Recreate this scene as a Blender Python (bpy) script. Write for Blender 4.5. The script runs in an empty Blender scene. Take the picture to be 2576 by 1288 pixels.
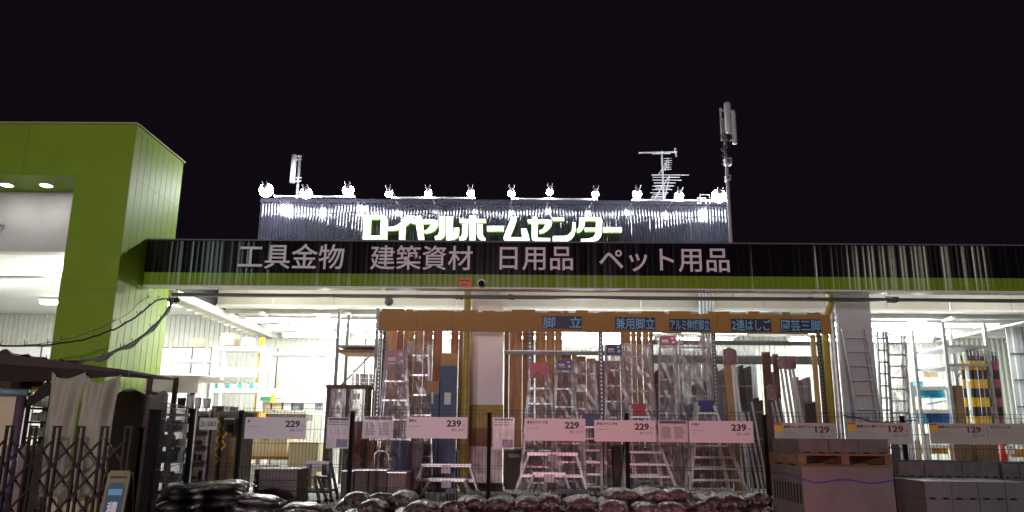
import bpy, bmesh, math, random
from math import radians, sin, cos, pi, tan
from mathutils import Vector, Matrix
random.seed(11)
S = bpy.context.scene
COL = S.collection

# ------------------------------------------------------------------ camera
CAMH = 1.5; F = 1946.0; CX = 1288.0; CY = 644.0
_p, _r, _y = radians(13.1), radians(0.5), radians(0.45)
FW = Vector((-sin(_y)*cos(_p), cos(_y)*cos(_p), sin(_p)))
_right = Vector((cos(_y), sin(_y), 0)); _up = _right.cross(FW)
RT = _right*cos(_r) + _up*sin(_r); UP = _up*cos(_r) - _right*sin(_r)
cam = bpy.data.cameras.new('camera'); co = bpy.data.objects.new('camera', cam); COL.objects.link(co)
M3 = Matrix((RT, UP, -FW)).transposed()
co.matrix_world = Matrix.Translation((0, 0, CAMH)) @ M3.to_4x4()
cam.sensor_width = 36.0; cam.lens = 36.0*F/2576.0; cam.clip_start = 0.05; cam.clip_end = 900
S.camera = co

# ------------------------------------------------------------------ world, lamps, exposure
W = bpy.data.worlds.new('World'); S.world = W; W.use_nodes = True
nt = W.node_tree; nt.nodes.clear()
out = nt.nodes.new('ShaderNodeOutputWorld'); bg = nt.nodes.new('ShaderNodeBackground')
bg2 = nt.nodes.new('ShaderNodeBackground'); add = nt.nodes.new('ShaderNodeAddShader')
sky = nt.nodes.new('ShaderNodeTexSky'); sky.sky_type = 'NISHITA'; sky.sun_disc = False
sky.sun_elevation = radians(-4); sky.sun_rotation = radians(170)
nt.links.new(sky.outputs[0], bg.inputs[0]); bg.inputs[1].default_value = 0.006
bg2.inputs[0].default_value = (0.0046, 0.0030, 0.0056, 1); bg2.inputs[1].default_value = 1.0
nt.links.new(bg.outputs[0], add.inputs[0]); nt.links.new(bg2.outputs[0], add.inputs[1])
nt.links.new(add.outputs[0], out.inputs[0])

def lamp(kind, name, loc, energy, color=(1, 1, 1), target=None, **kw):
    d = bpy.data.lights.new(name, kind); d.energy = energy; d.color = color
    for k, v in kw.items(): setattr(d, k, v)
    o = bpy.data.objects.new(name, d); COL.objects.link(o); o.location = loc
    if target is not None:
        o.rotation_euler = (Vector(target)-Vector(loc)).to_track_quat('-Z', 'Y').to_euler()
    return o
# faint lot light from behind the viewer
lamp('SUN', 'sun', (-4, -45, 5.5), 0.40, (1.0, 0.84, 0.93), (-1, 15, 3), angle=radians(5))
# unseen tall area lamps, added for the streaks mirrored in the fascia
lamp('AREA', 'streak_lamp', (13.0, 6.0, 6.9), 40, (1.0, 0.93, 0.75), (8, 15.6, 5), shape='RECTANGLE', size=0.4, size_y=1.9)
lamp('AREA', 'streak_lamp', (-8.5, 10.0, 6.1), 12, (0.8, 1.0, 0.85), (-6.2, 15.6, 5), shape='RECTANGLE', size=0.3, size_y=1.6)
lamp('POINT', 'car_park_lamp', (-5.5, -8.0, 3.6), 3300, (1.0, 0.91, 0.94), shadow_soft_size=0.3)
# brake lamps of the parked car beside the viewer
for bx_ in (0.55, 2.05):
    lamp('SPOT', 'brake_lamp', (bx_, 3.6, 0.95), 230, (1.0, 0.05, 0.05), (1.5, 11.4, 1.25), spot_size=radians(72), spot_blend=1.0, shadow_soft_size=0.09)
S.view_settings.view_transform = 'Standard'; S.view_settings.look = 'None'
S.view_settings.exposure = 0; S.view_settings.gamma = 1
S.cycles.max_bounces = 6; S.cycles.diffuse_bounces = 3; S.cycles.glossy_bounces = 3
S.cycles.transparent_max_bounces = 14; S.cycles.sample_clamp_indirect = 6
S.cycles.caustics_reflective = False; S.cycles.caustics_refractive = False

# ------------------------------------------------------------------ measuring: a point of a vertical plane at distance Y
def P(u, v, Y):
    d = FW*F + RT*(u-CX) - UP*(v-CY); t = Y/d.y
    return d.x*t, CAMH + d.z*t
def PX(u, v, Y): return P(u, v, Y)[0]
def PZ(u, v, Y): return P(u, v, Y)[1]
def rect(u0, v0, u1, v1, Y):
    um, vm = (u0+u1)/2, (v0+v1)/2
    return PX(u0, vm, Y), PX(u1, vm, Y), PZ(um, v1, Y), PZ(um, v0, Y)   # x0 x1 z0 z1

# ------------------------------------------------------------------ materials
MATS = {}
def mat(name, col, rough=0.6, metal=0.0, var=0.12, scale=6.0, bump=0.0, bscale=40.0, coat=0.0, emit=None, estr=0.0, spec=0.5, stretch=None):
    if name in MATS: return MATS[name]
    m = bpy.data.materials.new(name); m.use_nodes = True; n = m.node_tree; b = n.nodes['Principled BSDF']
    b.inputs['Roughness'].default_value = rough; b.inputs['Metallic'].default_value = metal
    b.inputs['Coat Weight'].default_value = coat; b.inputs['Coat Roughness'].default_value = 0.12
    b.inputs['Specular IOR Level'].default_value = spec
    tc = n.nodes.new('ShaderNodeTexCoord'); mp = n.nodes.new('ShaderNodeMapping')
    if stretch: mp.inputs['Scale'].default_value = stretch
    n.links.new(tc.outputs['Object'], mp.inputs[0])
    if var > 0:
        nz = n.nodes.new('ShaderNodeTexNoise'); nz.inputs['Scale'].default_value = scale; nz.inputs['Detail'].default_value = 4
        n.links.new(mp.outputs[0], nz.inputs['Vector'])
        r = n.nodes.new('ShaderNodeValToRGB')
        r.color_ramp.elements[0].position = 0.3; r.color_ramp.elements[1].position = 0.7
        a = 1-var*1.3; c = 1+var*0.7
        r.color_ramp.elements[0].color = (col[0]*a, col[1]*a, col[2]*a, 1)
        r.color_ramp.elements[1].color = (min(1, col[0]*c), min(1, col[1]*c), min(1, col[2]*c), 1)
        n.links.new(nz.outputs['Fac'], r.inputs[0]); n.links.new(r.outputs[0], b.inputs['Base Color'])
    else:
        b.inputs['Base Color'].default_value = (*col, 1)
    if bump > 0:
        nb = n.nodes.new('ShaderNodeTexNoise'); nb.inputs['Scale'].default_value = bscale; nb.inputs['Detail'].default_value = 3
        n.links.new(mp.outputs[0], nb.inputs['Vector'])
        bp = n.nodes.new('ShaderNodeBump'); bp.inputs['Strength'].default_value = bump; bp.inputs['Distance'].default_value = 0.02
        n.links.new(nb.outputs['Fac'], bp.inputs['Height']); n.links.new(bp.outputs[0], b.inputs['Normal'])
    if emit:
        b.inputs['Emission Color'].default_value = (*emit, 1); b.inputs['Emission Strength'].default_value = estr
    MATS[name] = m; return m
def film_mat(name, col, alpha, rough=0.22):
    m = bpy.data.materials.new(name); m.use_nodes = True; n = m.node_tree; b = n.nodes['Principled BSDF']
    b.inputs['Base Color'].default_value = (*col, 1); b.inputs['Roughness'].default_value = rough
    tc = n.nodes.new('ShaderNodeTexCoord'); mp = n.nodes.new('ShaderNodeMapping'); mp.inputs['Scale'].default_value = (4.5, 4.5, 1.3)
    nz = n.nodes.new('ShaderNodeTexNoise'); nz.inputs['Scale'].default_value = 1.6; nz.inputs['Detail'].default_value = 5; nz.inputs['Distortion'].default_value = 1.2
    n.links.new(tc.outputs['Object'], mp.inputs[0]); n.links.new(mp.outputs[0], nz.inputs['Vector'])
    mr = n.nodes.new('ShaderNodeMapRange'); mr.inputs[1].default_value = 0.35; mr.inputs[2].default_value = 0.7
    mr.inputs[3].default_value = alpha*0.45; mr.inputs[4].default_value = min(1, alpha*1.9)
    n.links.new(nz.outputs['Fac'], mr.inputs[0]); n.links.new(mr.outputs[0], b.inputs['Alpha'])
    bp = n.nodes.new('ShaderNodeBump'); bp.inputs['Strength'].default_value = 0.45; bp.inputs['Distance'].default_value = 0.015
    n.links.new(nz.outputs['Fac'], bp.inputs['Height']); n.links.new(bp.outputs[0], b.inputs['Normal'])
    MATS[name] = m; return m
def wood_mat(name, c1, c2, scale=1.0, rough=0.65, axis=2):
    m = bpy.data.materials.new(name); m.use_nodes = True; n = m.node_tree; b = n.nodes['Principled BSDF']
    b.inputs['Roughness'].default_value = rough
    tc = n.nodes.new('ShaderNodeTexCoord'); mp = n.nodes.new('ShaderNodeMapping')
    sc = [14*scale]*3; sc[axis] = 1.1*scale; mp.inputs['Scale'].default_value = sc
    nz = n.nodes.new('ShaderNodeTexNoise'); nz.inputs['Scale'].default_value = 1; nz.inputs['Detail'].default_value = 6; nz.inputs['Distortion'].default_value = 0.8
    r = n.nodes.new('ShaderNodeValToRGB'); r.color_ramp.elements[0].position = 0.3; r.color_ramp.elements[1].position = 0.72
    r.color_ramp.elements[0].color = (*c1, 1); r.color_ramp.elements[1].color = (*c2, 1)
    n.links.new(tc.outputs['Object'], mp.inputs[0]); n.links.new(mp.outputs[0], nz.inputs['Vector'])
    n.links.new(nz.outputs['Fac'], r.inputs[0]); n.links.new(r.outputs[0], b.inputs['Base Color'])
    MATS[name] = m; return m

mat('asphalt', (0.04, 0.04, 0.042), 0.9, var=0.3, scale=30, bump=0.4, bscale=120)
mat('concrete', (0.24, 0.235, 0.22), 0.85, var=0.25, scale=5, bump=0.3, bscale=60)
mat('slab', (0.30, 0.29, 0.27), 0.75, var=0.25, scale=2, bump=0.1)
mat('lime', (0.22, 0.33, 0.024), 0.5, spec=0.2, var=0.06, scale=1.2, bump=0.05, bscale=3)
mat('lime_trim', (0.34, 0.36, 0.12), 0.5)
mat('lime_rib', (0.19, 0.31, 0.018), 0.2, var=0.05, scale=2)
mat('black_rib', (0.006, 0.004, 0.007), 0.16, var=0.1, scale=2, spec=0.45)
mat('sign_rib', (0.034, 0.034, 0.047), 0.09, metal=0.3, var=0.12, scale=3, spec=0.8)
mat('roof_sheet', (0.03, 0.03, 0.035), 0.6)
mat('letter_silver', (0.80, 0.74, 0.79), 0.5, var=0.03)
mat('letter_glow', (0.8, 0.9, 0.78), 0.4, var=0, emit=(0.86, 1.0, 0.80), estr=1.1)
mat('letter_side', (0.35, 0.62, 0.1), 0.5, var=0, emit=(0.45, 0.9, 0.12), estr=0.35)
mat('white_paint', (0.78, 0.77, 0.74), 0.55, var=0.05)
mat('column_white', (0.74, 0.66, 0.66), 0.6, var=0.05, scale=1.5, bump=0.05)
mat('column_grey', (0.48, 0.47, 0.48), 0.55, var=0.12, scale=1.2, bump=0.1, bscale=8)
mat('gold_pad', (0.38, 0.24, 0.03), 0.6, var=0.15)
mat('black_rubber', (0.018, 0.018, 0.02), 0.7)
mat('cream_wall', (0.46, 0.47, 0.41), 0.55, var=0.06)
mat('grey_wall', (0.42, 0.45, 0.45), 0.5, var=0.08)
mat('ceiling', (0.72, 0.72, 0.68), 0.7, var=0.05)
mat('beam_beige', (0.60, 0.56, 0.48), 0.6, var=0.08, scale=1)
mat('dark_rail', (0.02, 0.017, 0.015), 0.5)
mat('steel', (0.46, 0.46, 0.48), 0.35, metal=0.8, var=0.15)
mat('galv', (0.48, 0.49, 0.50), 0.42, metal=0.6, var=0.2, scale=10)
mat('rack_grey', (0.11, 0.115, 0.12), 0.5, metal=0.3, var=0.2)
mat('rack_white', (0.75, 0.76, 0.76), 0.45, var=0.05)
mat('alu', (0.62, 0.61, 0.62), 0.3, metal=0.75, var=0.12, scale=12)
mat('alu_dark', (0.25, 0.24, 0.26), 0.4, metal=0.7, var=0.2)
mat('fence_dark', (0.007, 0.004, 0.004), 0.7, spec=0.12, metal=0.0, var=0.1)
mat('wire_dark', (0.010, 0.008, 0.008), 0.6, var=0)
mat('gate_brown', (0.026, 0.012, 0.010), 0.45, spec=0.25, metal=0.0, var=0.15)
mat('antenna', (0.42, 0.42, 0.44), 0.5, metal=0.2, var=0.15)
mat('antenna_white', (0.55, 0.55, 0.54), 0.5, var=0.1)
mat('banner_orange', (0.32, 0.165, 0.030), 0.6, var=0.05, scale=1)
mat('cover_brown', (0.30, 0.225, 0.205), 0.8, var=0.2, scale=3)
mat('board_beige', (0.24, 0.18, 0.085), 0.6, var=0.1)
mat('alu_bright', (0.74, 0.73, 0.74), 0.38, metal=0.35, var=0.1, scale=12)
mat('sign_navy', (0.008, 0.015, 0.05), 0.5, var=0)
mat('sign_blue', (0.17, 0.42, 0.66), 0.5, var=0)
mat('sign_white', (0.66, 0.60, 0.62), 0.45, var=0.03, scale=2)
mat('sign_cream', (0.44, 0.41, 0.36), 0.35, var=0.08, scale=3)
mat('ink', (0.025, 0.018, 0.02), 0.6, var=0)
mat('ink_grey', (0.24, 0.21, 0.22), 0.6, var=0)
mat('ink_red', (0.17, 0.02, 0.028), 0.6, var=0)
mat('tag_yellow', (0.72, 0.42, 0.03), 0.5, var=0.1)
mat('tag_red', (0.55, 0.03, 0.04), 0.5, var=0)
mat('orange_notice', (0.75, 0.24, 0.09), 0.6, var=0.05)
mat('pipe_yellow', (0.36, 0.27, 0.03), 0.5, var=0.2)
mat('cardboard', (0.42, 0.27, 0.13), 0.8, var=0.1, scale=3)
mat('cardboard_pale', (0.66, 0.54, 0.36), 0.8, var=0.08, scale=3)
mat('brown_panel', (0.19, 0.12, 0.07), 0.6, var=0.15, scale=2)
mat('dark_brown', (0.045, 0.025, 0.02), 0.65, var=0.2)
mat('purple_brown', (0.19, 0.15, 0.155), 0.7, var=0.15, scale=4)
mat('cloth', (0.40, 0.36, 0.28), 0.9, var=0.1, scale=4, bump=0.2, bscale=90)
mat('tarp', (0.26, 0.18, 0.165), 0.8, var=0.25, scale=5, bump=0.4, bscale=12)
mat('blue_box', (0.055, 0.10, 0.20), 0.6, var=0.1)
mat('card_blue', (0.03, 0.03, 0.16), 0.4, var=0.05)
mat('card_red', (0.50, 0.02, 0.035), 0.4, var=0.05)
mat('card_pink', (0.32, 0.07, 0.11), 0.4, var=0.05)
mat('arrow_yellow', (0.85, 0.62, 0.02), 0.5, var=0)
mat('cyan_tarp', (0.02, 0.42, 0.62), 0.4, var=0.15, bump=0.5, bscale=20)
mat('blue_tarp', (0.02, 0.12, 0.45), 0.35, var=0.5, scale=14, bump=0.8, bscale=25)
mat('teal', (0.05, 0.5, 0.45), 0.5)
mat('pole_yellow', (0.8, 0.5, 0.01), 0.45, var=0.05)
mat('pole_black', (0.02, 0.02, 0.035), 0.45, var=0)
mat('pole_green', (0.04, 0.16, 0.10), 0.5)
mat('cone_red', (0.75, 0.04, 0.025), 0.5)
mat('block_grey', (0.125, 0.115, 0.115), 0.92, var=0.18, scale=9, bump=0.6, bscale=70)
mat('block_film', (0.15, 0.135, 0.135), 0.55, var=0.12, scale=3, bump=0.3, bscale=10)
mat('hole', (0.01, 0.01, 0.012), 0.9, var=0)
mat('twine_blue', (0.05, 0.06, 0.30), 0.6, var=0)
mat('cable', (0.02, 0.02, 0.02), 0.6, var=0)
mat('tape_white', (0.7, 0.7, 0.68), 0.6, var=0)
mat('lens', (0.9, 0.95, 1.0), 0.3, var=0, emit=(0.93, 0.95, 1.0), estr=230)
mat('tube_light', (0.9, 0.95, 1.0), 0.3, var=0, emit=(0.96, 1.0, 0.97), estr=24)
mat('tube_light_right', (0.9, 0.95, 1.0), 0.3, var=0, emit=(0.90, 0.96, 1.0), estr=30)
mat('downlight', (0.9, 0.95, 0.9), 0.3, var=0, emit=(1.0, 1.0, 0.94), estr=38)
mat('camera_black', (0.01, 0.01, 0.012), 0.15, var=0)
mat('goods_grey', (0.22, 0.23, 0.25), 0.5, var=0.3, scale=12)
mat('goods_dark', (0.06, 0.05, 0.055), 0.5, var=0.3, scale=6)
mat('goods_mauve', (0.15, 0.105, 0.115), 0.45, var=0.3, scale=5)
mat('goods_white', (0.8, 0.8, 0.8), 0.5, var=0.1, scale=12)
mat('green_bottle', (0.03, 0.2, 0.08), 0.4)
mat('pole_purple', (0.16, 0.10, 0.16), 0.4, metal=0.3, var=0.2)
mat('pipe_bluegrey', (0.16, 0.23, 0.27), 0.5, var=0.3)
mat('panel_amber', (0.55, 0.30, 0.03), 0.6, var=0.15)
film_mat('film', (0.30, 0.26, 0.27), 0.5)
film_mat('film_dense', (0.36, 0.32, 0.33), 0.66)
film_mat('sleeve', (0.5, 0.5, 0.5), 0.08, 0.1)
mat('cap_mauve', (0.26, 0.155, 0.165), 0.4, var=0.3, bump=0.8, bscale=14)
mat('recess', (0.42, 0.40, 0.40), 0.6, var=0.04)
mat('lip_white', (0.8, 0.8, 0.76), 0.4, var=0)
for _n in ('shelter_white',):
    _m = mat(_n, (0.78, 0.76, 0.70), 0.5, var=0.03); _m.node_tree.nodes['Principled BSDF'].inputs['Transmission Weight'].default_value = 0.0
    _t = _m.node_tree.nodes.new('ShaderNodeBsdfTranslucent'); _t.inputs[0].default_value = (0.85, 0.8, 0.72, 1); _x = _m.node_tree.nodes.new('ShaderNodeMixShader'); _x.inputs[0].default_value = 0.5
    _o = _m.node_tree.nodes['Material Output']; _m.node_tree.links.new(_m.node_tree.nodes['Principled BSDF'].outputs[0], _x.inputs[1]); _m.node_tree.links.new(_t.outputs[0], _x.inputs[2]); _m.node_tree.links.new(_x.outputs[0], _o.inputs[0])
wood_mat('timber', (0.16, 0.062, 0.024), (0.34, 0.145, 0.055))
wood_mat('timber_red', (0.11, 0.03, 0.015), (0.22, 0.065, 0.028))
wood_mat('timber_pale', (0.38, 0.24, 0.10), (0.58, 0.40, 0.20))
wood_mat('timber_dark', (0.07, 0.035, 0.02), (0.15, 0.08, 0.045))
wood_mat('pallet_wood', (0.09, 0.055, 0.028), (0.22, 0.14, 0.055), axis=0)
def bag_mat(name, c1, c2):
    m = bpy.data.materials.new(name); m.use_nodes = True; n = m.node_tree; b = n.nodes['Principled BSDF']
    b.inputs['Roughness'].default_value = 0.3; b.inputs['Coat Weight'].default_value = 1.0; b.inputs['Coat Roughness'].default_value = 0.1; b.inputs['Coat IOR'].default_value = 1.9
    tc = n.nodes.new('ShaderNodeTexCoord')
    nz = n.nodes.new('ShaderNodeTexNoise'); nz.inputs['Scale'].default_value = 30; nz.inputs['Detail'].default_value = 5
    r = n.nodes.new('ShaderNodeValToRGB'); r.color_ramp.elements[0].position = 0.35; r.color_ramp.elements[1].position = 0.68
    r.color_ramp.elements[0].color = (*c1, 1); r.color_ramp.elements[1].color = (*c2, 1)
    n.links.new(tc.outputs['Object'], nz.inputs['Vector']); n.links.new(nz.outputs['Fac'], r.inputs[0]); n.links.new(r.outputs[0], b.inputs['Base Color'])
    mp = n.nodes.new('ShaderNodeMapping'); mp.inputs['Scale'].default_value = (5, 14, 10)
    n2 = n.nodes.new('ShaderNodeTexNoise'); n2.inputs['Scale'].default_value = 1.5; n2.inputs['Detail'].default_value = 6; n2.inputs['Distortion'].default_value = 2.2
    n.links.new(tc.outputs['Object'], mp.inputs[0]); n.links.new(mp.outputs[0], n2.inputs['Vector'])
    bp = n.nodes.new('ShaderNodeBump'); bp.inputs['Strength'].default_value = 1.0; bp.inputs['Distance'].default_value = 0.022
    n.links.new(n2.outputs['Fac'], bp.inputs['Height']); n.links.new(bp.outputs[0], b.inputs['Normal']); n.links.new(bp.outputs[0], b.inputs['Coat Normal'])
    MATS[name] = m
mat('seam_film', (0.22, 0.20, 0.20), 0.18, var=0.3, scale=40, bump=0.8, bscale=60)
bag_mat('bag_soil', (0.022, 0.013, 0.012), (0.085, 0.052, 0.048))
bag_mat('bag_gravel', (0.055, 0.036, 0.038), (0.17, 0.12, 0.125))

# ------------------------------------------------------------------ mesh builder
class MB:
    def __init__(s): s.v = []; s.f = []; s.m = []; s.mats = []; s.cur = 0
    def use(s, name):
        if name not in s.mats: s.mats.append(name)
        s.cur = s.mats.index(name); return s
    def add(s, vs, fs):
        k = len(s.v); s.v += [tuple(v) for v in vs]
        for f in fs: s.f.append(tuple(i+k for i in f)); s.m.append(s.cur)
        return s
    def box(s, x0, x1, y0, y1, z0, z1):
        if x0 > x1: x0, x1 = x1, x0
        if z0 > z1: z0, z1 = z1, z0
        if y0 > y1: y0, y1 = y1, y0
        return s.add([(x0,y0,z0),(x1,y0,z0),(x1,y1,z0),(x0,y1,z0),(x0,y0,z1),(x1,y0,z1),(x1,y1,z1),(x0,y1,z1)],
                     [(0,3,2,1),(4,5,6,7),(0,1,5,4),(1,2,6,5),(2,3,7,6),(3,0,4,7)])
    def bar(s, a, b, w, d=None, up=(0, 1, 0)):
        a = Vector(a); b = Vector(b); d = d or w; t = (b-a).normalized(); u = Vector(up)
        if abs(t.dot(u)) > 0.95: u = Vector((1, 0, 0))
        sd = t.cross(u).normalized(); u2 = sd.cross(t)
        q = [sd*w/2+u2*d/2, sd*w/2-u2*d/2, -sd*w/2-u2*d/2, -sd*w/2+u2*d/2]
        return s.add([a+k for k in q]+[b+k for k in q], [(0,3,2,1),(4,5,6,7),(0,1,5,4),(1,2,6,5),(2,3,7,6),(3,0,4,7)])
    def tube(s, pts, r, n=8, cap=True):
        pts = [Vector(p) for p in pts]; rings = []; k0 = len(s.v)
        rr = r if isinstance(r, (list, tuple)) else [r]*len(pts)
        t0 = (pts[1]-pts[0]).normalized(); ref = Vector((0, 0, 1)) if abs(t0.z) < 0.9 else Vector((0, 1, 0))
        vs = []
        for i, p in enumerate(pts):
            t = (pts[min(i+1, len(pts)-1)]-pts[max(i-1, 0)]).normalized()
            a = t.cross(ref).normalized(); b = a.cross(t)
            vs += [p + (a*cos(2*pi*j/n)+b*sin(2*pi*j/n))*rr[i] for j in range(n)]
        fs = []
        for i in range(len(pts)-1):
            for j in range(n):
                fs.append((i*n+j, (i+1)*n+j, (i+1)*n+(j+1) % n, i*n+(j+1) % n))
        if cap: fs.append(tuple(range(n))); fs.append(tuple(reversed(range((len(pts)-1)*n, len(pts)*n))))
        return s.add(vs, fs)
    def prism(s, pts, y0, y1):           # outline in x,z
        n = len(pts)
        ar = sum(pts[i][0]*pts[(i+1) % n][1]-pts[(i+1) % n][0]*pts[i][1] for i in range(n))
        if ar < 0: pts = list(reversed(pts))
        vs = [(x, y0, z) for x, z in pts]+[(x, y1, z) for x, z in pts]
        fs = [tuple(range(n)), tuple(reversed(range(n, 2*n)))]
        fs += [(i, n+i, n+(i+1) % n, (i+1) % n) for i in range(n)]
        return s.add(vs, fs)
    def grid(s, fn, nu, nv, closed_u=False):
        vs = [fn(i/nu, j/nv) for j in range(nv+1) for i in range(nu+1)]
        fs = [(j*(nu+1)+i, j*(nu+1)+i+1, (j+1)*(nu+1)+i+1, (j+1)*(nu+1)+i) for j in range(nv) for i in range(nu)]
        return s.add(vs, fs)
    def strips(s, x0, x1, z0, z1, Y, pitch, dev, back=0.02, seed=1):
        # long sheet strips, each bent out of true by a few millimetres
        r = random.Random(seed); n = int((x1-x0)/pitch); w = (x1-x0)/n
        for k in range(n):
            xa = x0+k*w; d = r.gauss(0, dev)*w; vs = []
            for j in range(5):
                z = z0+(z1-z0)*j/4
                for q in range(4):
                    f = q/3; vs.append((xa+w*(0.02+0.90*f), Y-0.012+d*(f-0.5)-0.0016*sin(pi*f), z))
            s.add(vs, [(j*4+q, j*4+q+1, j*4+q+5, j*4+q+4) for j in range(4) for q in range(3)])
            s.add([(xa+w*0.92, Y-0.012, z0), (xa+w*0.96, Y-0.002, z0), (xa+w*1.02, Y-0.012, z0), (xa+w*0.92, Y-0.012, z1), (xa+w*0.96, Y-0.002, z1), (xa+w*1.02, Y-0.012, z1)], [(0, 1, 4, 3), (1, 2, 5, 4)])
        return s.box(x0, x1, Y+0.001, Y+back, z0, z1)
    def ribs(s, x0, x1, z0, z1, Y, pitch, dep, kind='sin', back=0.02, jitter=0.0):
        xs = []; x = x0; k = 0; rnd = random.Random(int((x0+x1)*100))
        while x < x1:
            d = dep*(1+rnd.uniform(-jitter, jitter))
            if kind == 'sin':
                for q in range(8): xs.append((x+pitch*q/8, Y - d*(0.5-0.5*cos(2*pi*q/8))))
            elif kind == 'flat':
                w = pitch*rnd.uniform(-0.012, 0.012)
                xs += [(x, Y+w), (x+pitch*0.02, Y+w*0.95), (x+pitch*0.26, Y), (x+pitch*0.50, Y-w*0.95), (x+pitch*0.52, Y-w)]
                for q in range(1, 8): xs.append((x+pitch*(0.52+0.48*q/8), Y - d*(0.5-0.5*cos(2*pi*q/8))))
            else:
                xs += [(x, Y), (x+pitch*0.45, Y), (x+pitch*0.55, Y-d), (x+pitch*0.9, Y-d), (x+pitch*0.999, Y)]
            x += pitch
        xs = [q for q in xs if q[0] <= x1]+[(x1, Y)]
        vs = [(a, b, z0) for a, b in xs]+[(a, b, z1) for a, b in xs]; n = len(xs)
        s.add(vs, [(i, i+1, n+i+1, n+i) for i in range(n-1)])
        return s.box(x0, x1, Y+0.001, Y+back, z0, z1)
    def build(s, name, parent=None, smooth=False, loc=None, props=None):
        me = bpy.data.meshes.new(name)
        if parent is not None: o0 = Vector(parent['_o'])
        elif loc is not None: o0 = Vector(loc)
        else:
            xs = [v[0] for v in s.v]; ys = [v[1] for v in s.v]; zs = [v[2] for v in s.v]
            o0 = Vector(((min(xs)+max(xs))/2, (min(ys)+max(ys))/2, min(zs)))
        me.from_pydata([tuple(Vector(v)-o0) for v in s.v], [], s.f)
        for m in s.mats: me.materials.append(MATS[m])
        me.polygons.foreach_set('material_index', s.m)
        if smooth: me.polygons.foreach_set('use_smooth', [True]*len(me.polygons))
        me.update()
        o = bpy.data.objects.new(name, me); COL.objects.link(o)
        o['_o'] = tuple(o0)
        if parent is not None: o.parent = parent
        else: o.location = o0
        return o
def M(m): return MB().use(m)
def tag(o, label=None, cat=None, group=None, kind=None):
    if label: o['label'] = label
    if cat: o['category'] = cat
    if group: o['group'] = group
    if kind: o['kind'] = kind
    return o
def thing(name, label, cat, loc, group=None):
    o = bpy.data.objects.new(name, None); o.empty_display_size = 0.1; COL.objects.link(o); o.location = loc; o['_o'] = tuple(loc)
    return tag(o, label, cat, group)
def kids(o): return [c for c in bpy.data.objects if c.parent == o]
def copy_tree(o, loc, rz=0.0, label=None, scale=None):
    c = o.copy(); COL.objects.link(c); c.location = loc; c.rotation_euler = (0, 0, rz)
    if scale: c.scale = scale
    if label: c['label'] = label
    for ch in kids(o):
        d = ch.copy(); COL.objects.link(d); d.parent = c
        for g in kids(ch):
            e = g.copy(); COL.objects.link(e); e.parent = d
    return c
ORD = ['leftmost', 'second from the left', 'third from the left', 'fourth from the left', 'fifth from the left', 'sixth from the left', 'seventh from the left',
       'eighth from the left', 'ninth from the left', 'tenth from the left', 'eleventh from the left', 'twelfth from the left']

def text_into(mb, s, x0, x1, z0, z1, Y, th=0.01, bold=0.0, keep=False):
    """lettering fitted into a rectangle of the plane Y, facing the viewer"""
    cu = bpy.data.curves.new('t', 'FONT'); cu.body = s; cu.size = 1; cu.offset = bold; cu.resolution_u = 3
    ob = bpy.data.objects.new('t', cu); COL.objects.link(ob)
    dg = bpy.context.evaluated_depsgraph_get(); dg.update()
    me = bpy.data.meshes.new_from_object(ob.evaluated_get(dg))
    if len(me.vertices) == 0: bpy.data.objects.remove(ob); return
    xs = [v.co.x for v in me.vertices]; ys = [v.co.y for v in me.vertices]
    a0, a1, b0, b1 = min(xs), max(xs), min(ys), max(ys)
    sx = (x1-x0)/(a1-a0); sz = (z1-z0)/(b1-b0)
    if keep: sx = min(sx, sz*1.1)
    bm = bmesh.new(); bm.from_mesh(me)
    r = bmesh.ops.extrude_face_region(bm, geom=bm.faces[:])
    for g in r['geom']:
        if isinstance(g, bmesh.types.BMVert): g.co.z += 1.0
    bm.verts.ensure_lookup_table(); bm.verts.index_update()
    vs = [(x0+(v.co.x-a0)*sx, Y-v.co.z*th, z0+(v.co.y-b0)*sz) for v in bm.verts]
    fs = [tuple(v.index for v in f.verts) for f in bm.faces]
    mb.add(vs, fs); bm.free()
    bpy.data.objects.remove(ob); bpy.data.curves.remove(cu); bpy.data.meshes.remove(me)

# ================================================================== SETTING
SLAB = 0.35
g = M('asphalt').box(-400, 400, -60, 11.95, -0.2, 0.0).build('ground'); tag(g, kind='structure')
g = M('asphalt').box(-400, 400, 34, 500, -0.2, 0.0).build('ground'); tag(g, kind='structure')
g = M('slab').box(-40, 40, 12.1, 33.9, -0.2, SLAB).build('yard_floor'); tag(g, kind='structure')
g = M('concrete').box(-40, 40, 11.95, 12.097, -0.2, SLAB+0.02).build('kerb'); tag(g, kind='structure')

# ---- store building
bld = thing('store_building', 'long low store building with black and lime ribbed canopy over brightly lit open bays', 'building', (0, 17, 0))
XL, XR = -7.73, 26.0
YF = 15.6
zt, zm, zb = 5.405, 4.735, 4.47
b = M('black_rib').strips(XL+0.01, XR, zm, zt, YF, 0.11, 0.035, back=0.10, seed=4); b.build('fascia', bld, smooth=False)
b = M('lime_rib').strips(XL+0.01, XR, zb, zm-0.003, YF, 0.11, 0.035, back=0.10, seed=4); b.build('lime_fascia', bld, smooth=False)
b = M('rack_grey').box(XL+0.01, XR, YF-0.05, YF+1.2, zt+0.003, zt+0.032); b.build('coping', bld)
b = M('roof_sheet').box(XL+0.02, XR, YF+0.105, 16.9, zt-0.12, zt); b.build('canopy_roof', bld)
b = M('ceiling').box(XL+0.02, XR, YF+0.105, 19.28, 5.10, 5.14); b.use('white_paint').box(XL+0.02, XR, YF+0.102, YF+0.13, zb+0.0, 5.09)
b.build('soffit', bld)
M('lip_white').box(XL+0.02, XR, YF-0.015, YF+0.30, zb-0.035, zb-0.003).build('drip_lip', bld)
b = M('dark_rail').box(XL+0.35, XR, 16.2, 16.32, zb-0.12, zb-0.055)
b.build('shutter_rail', bld)
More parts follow.
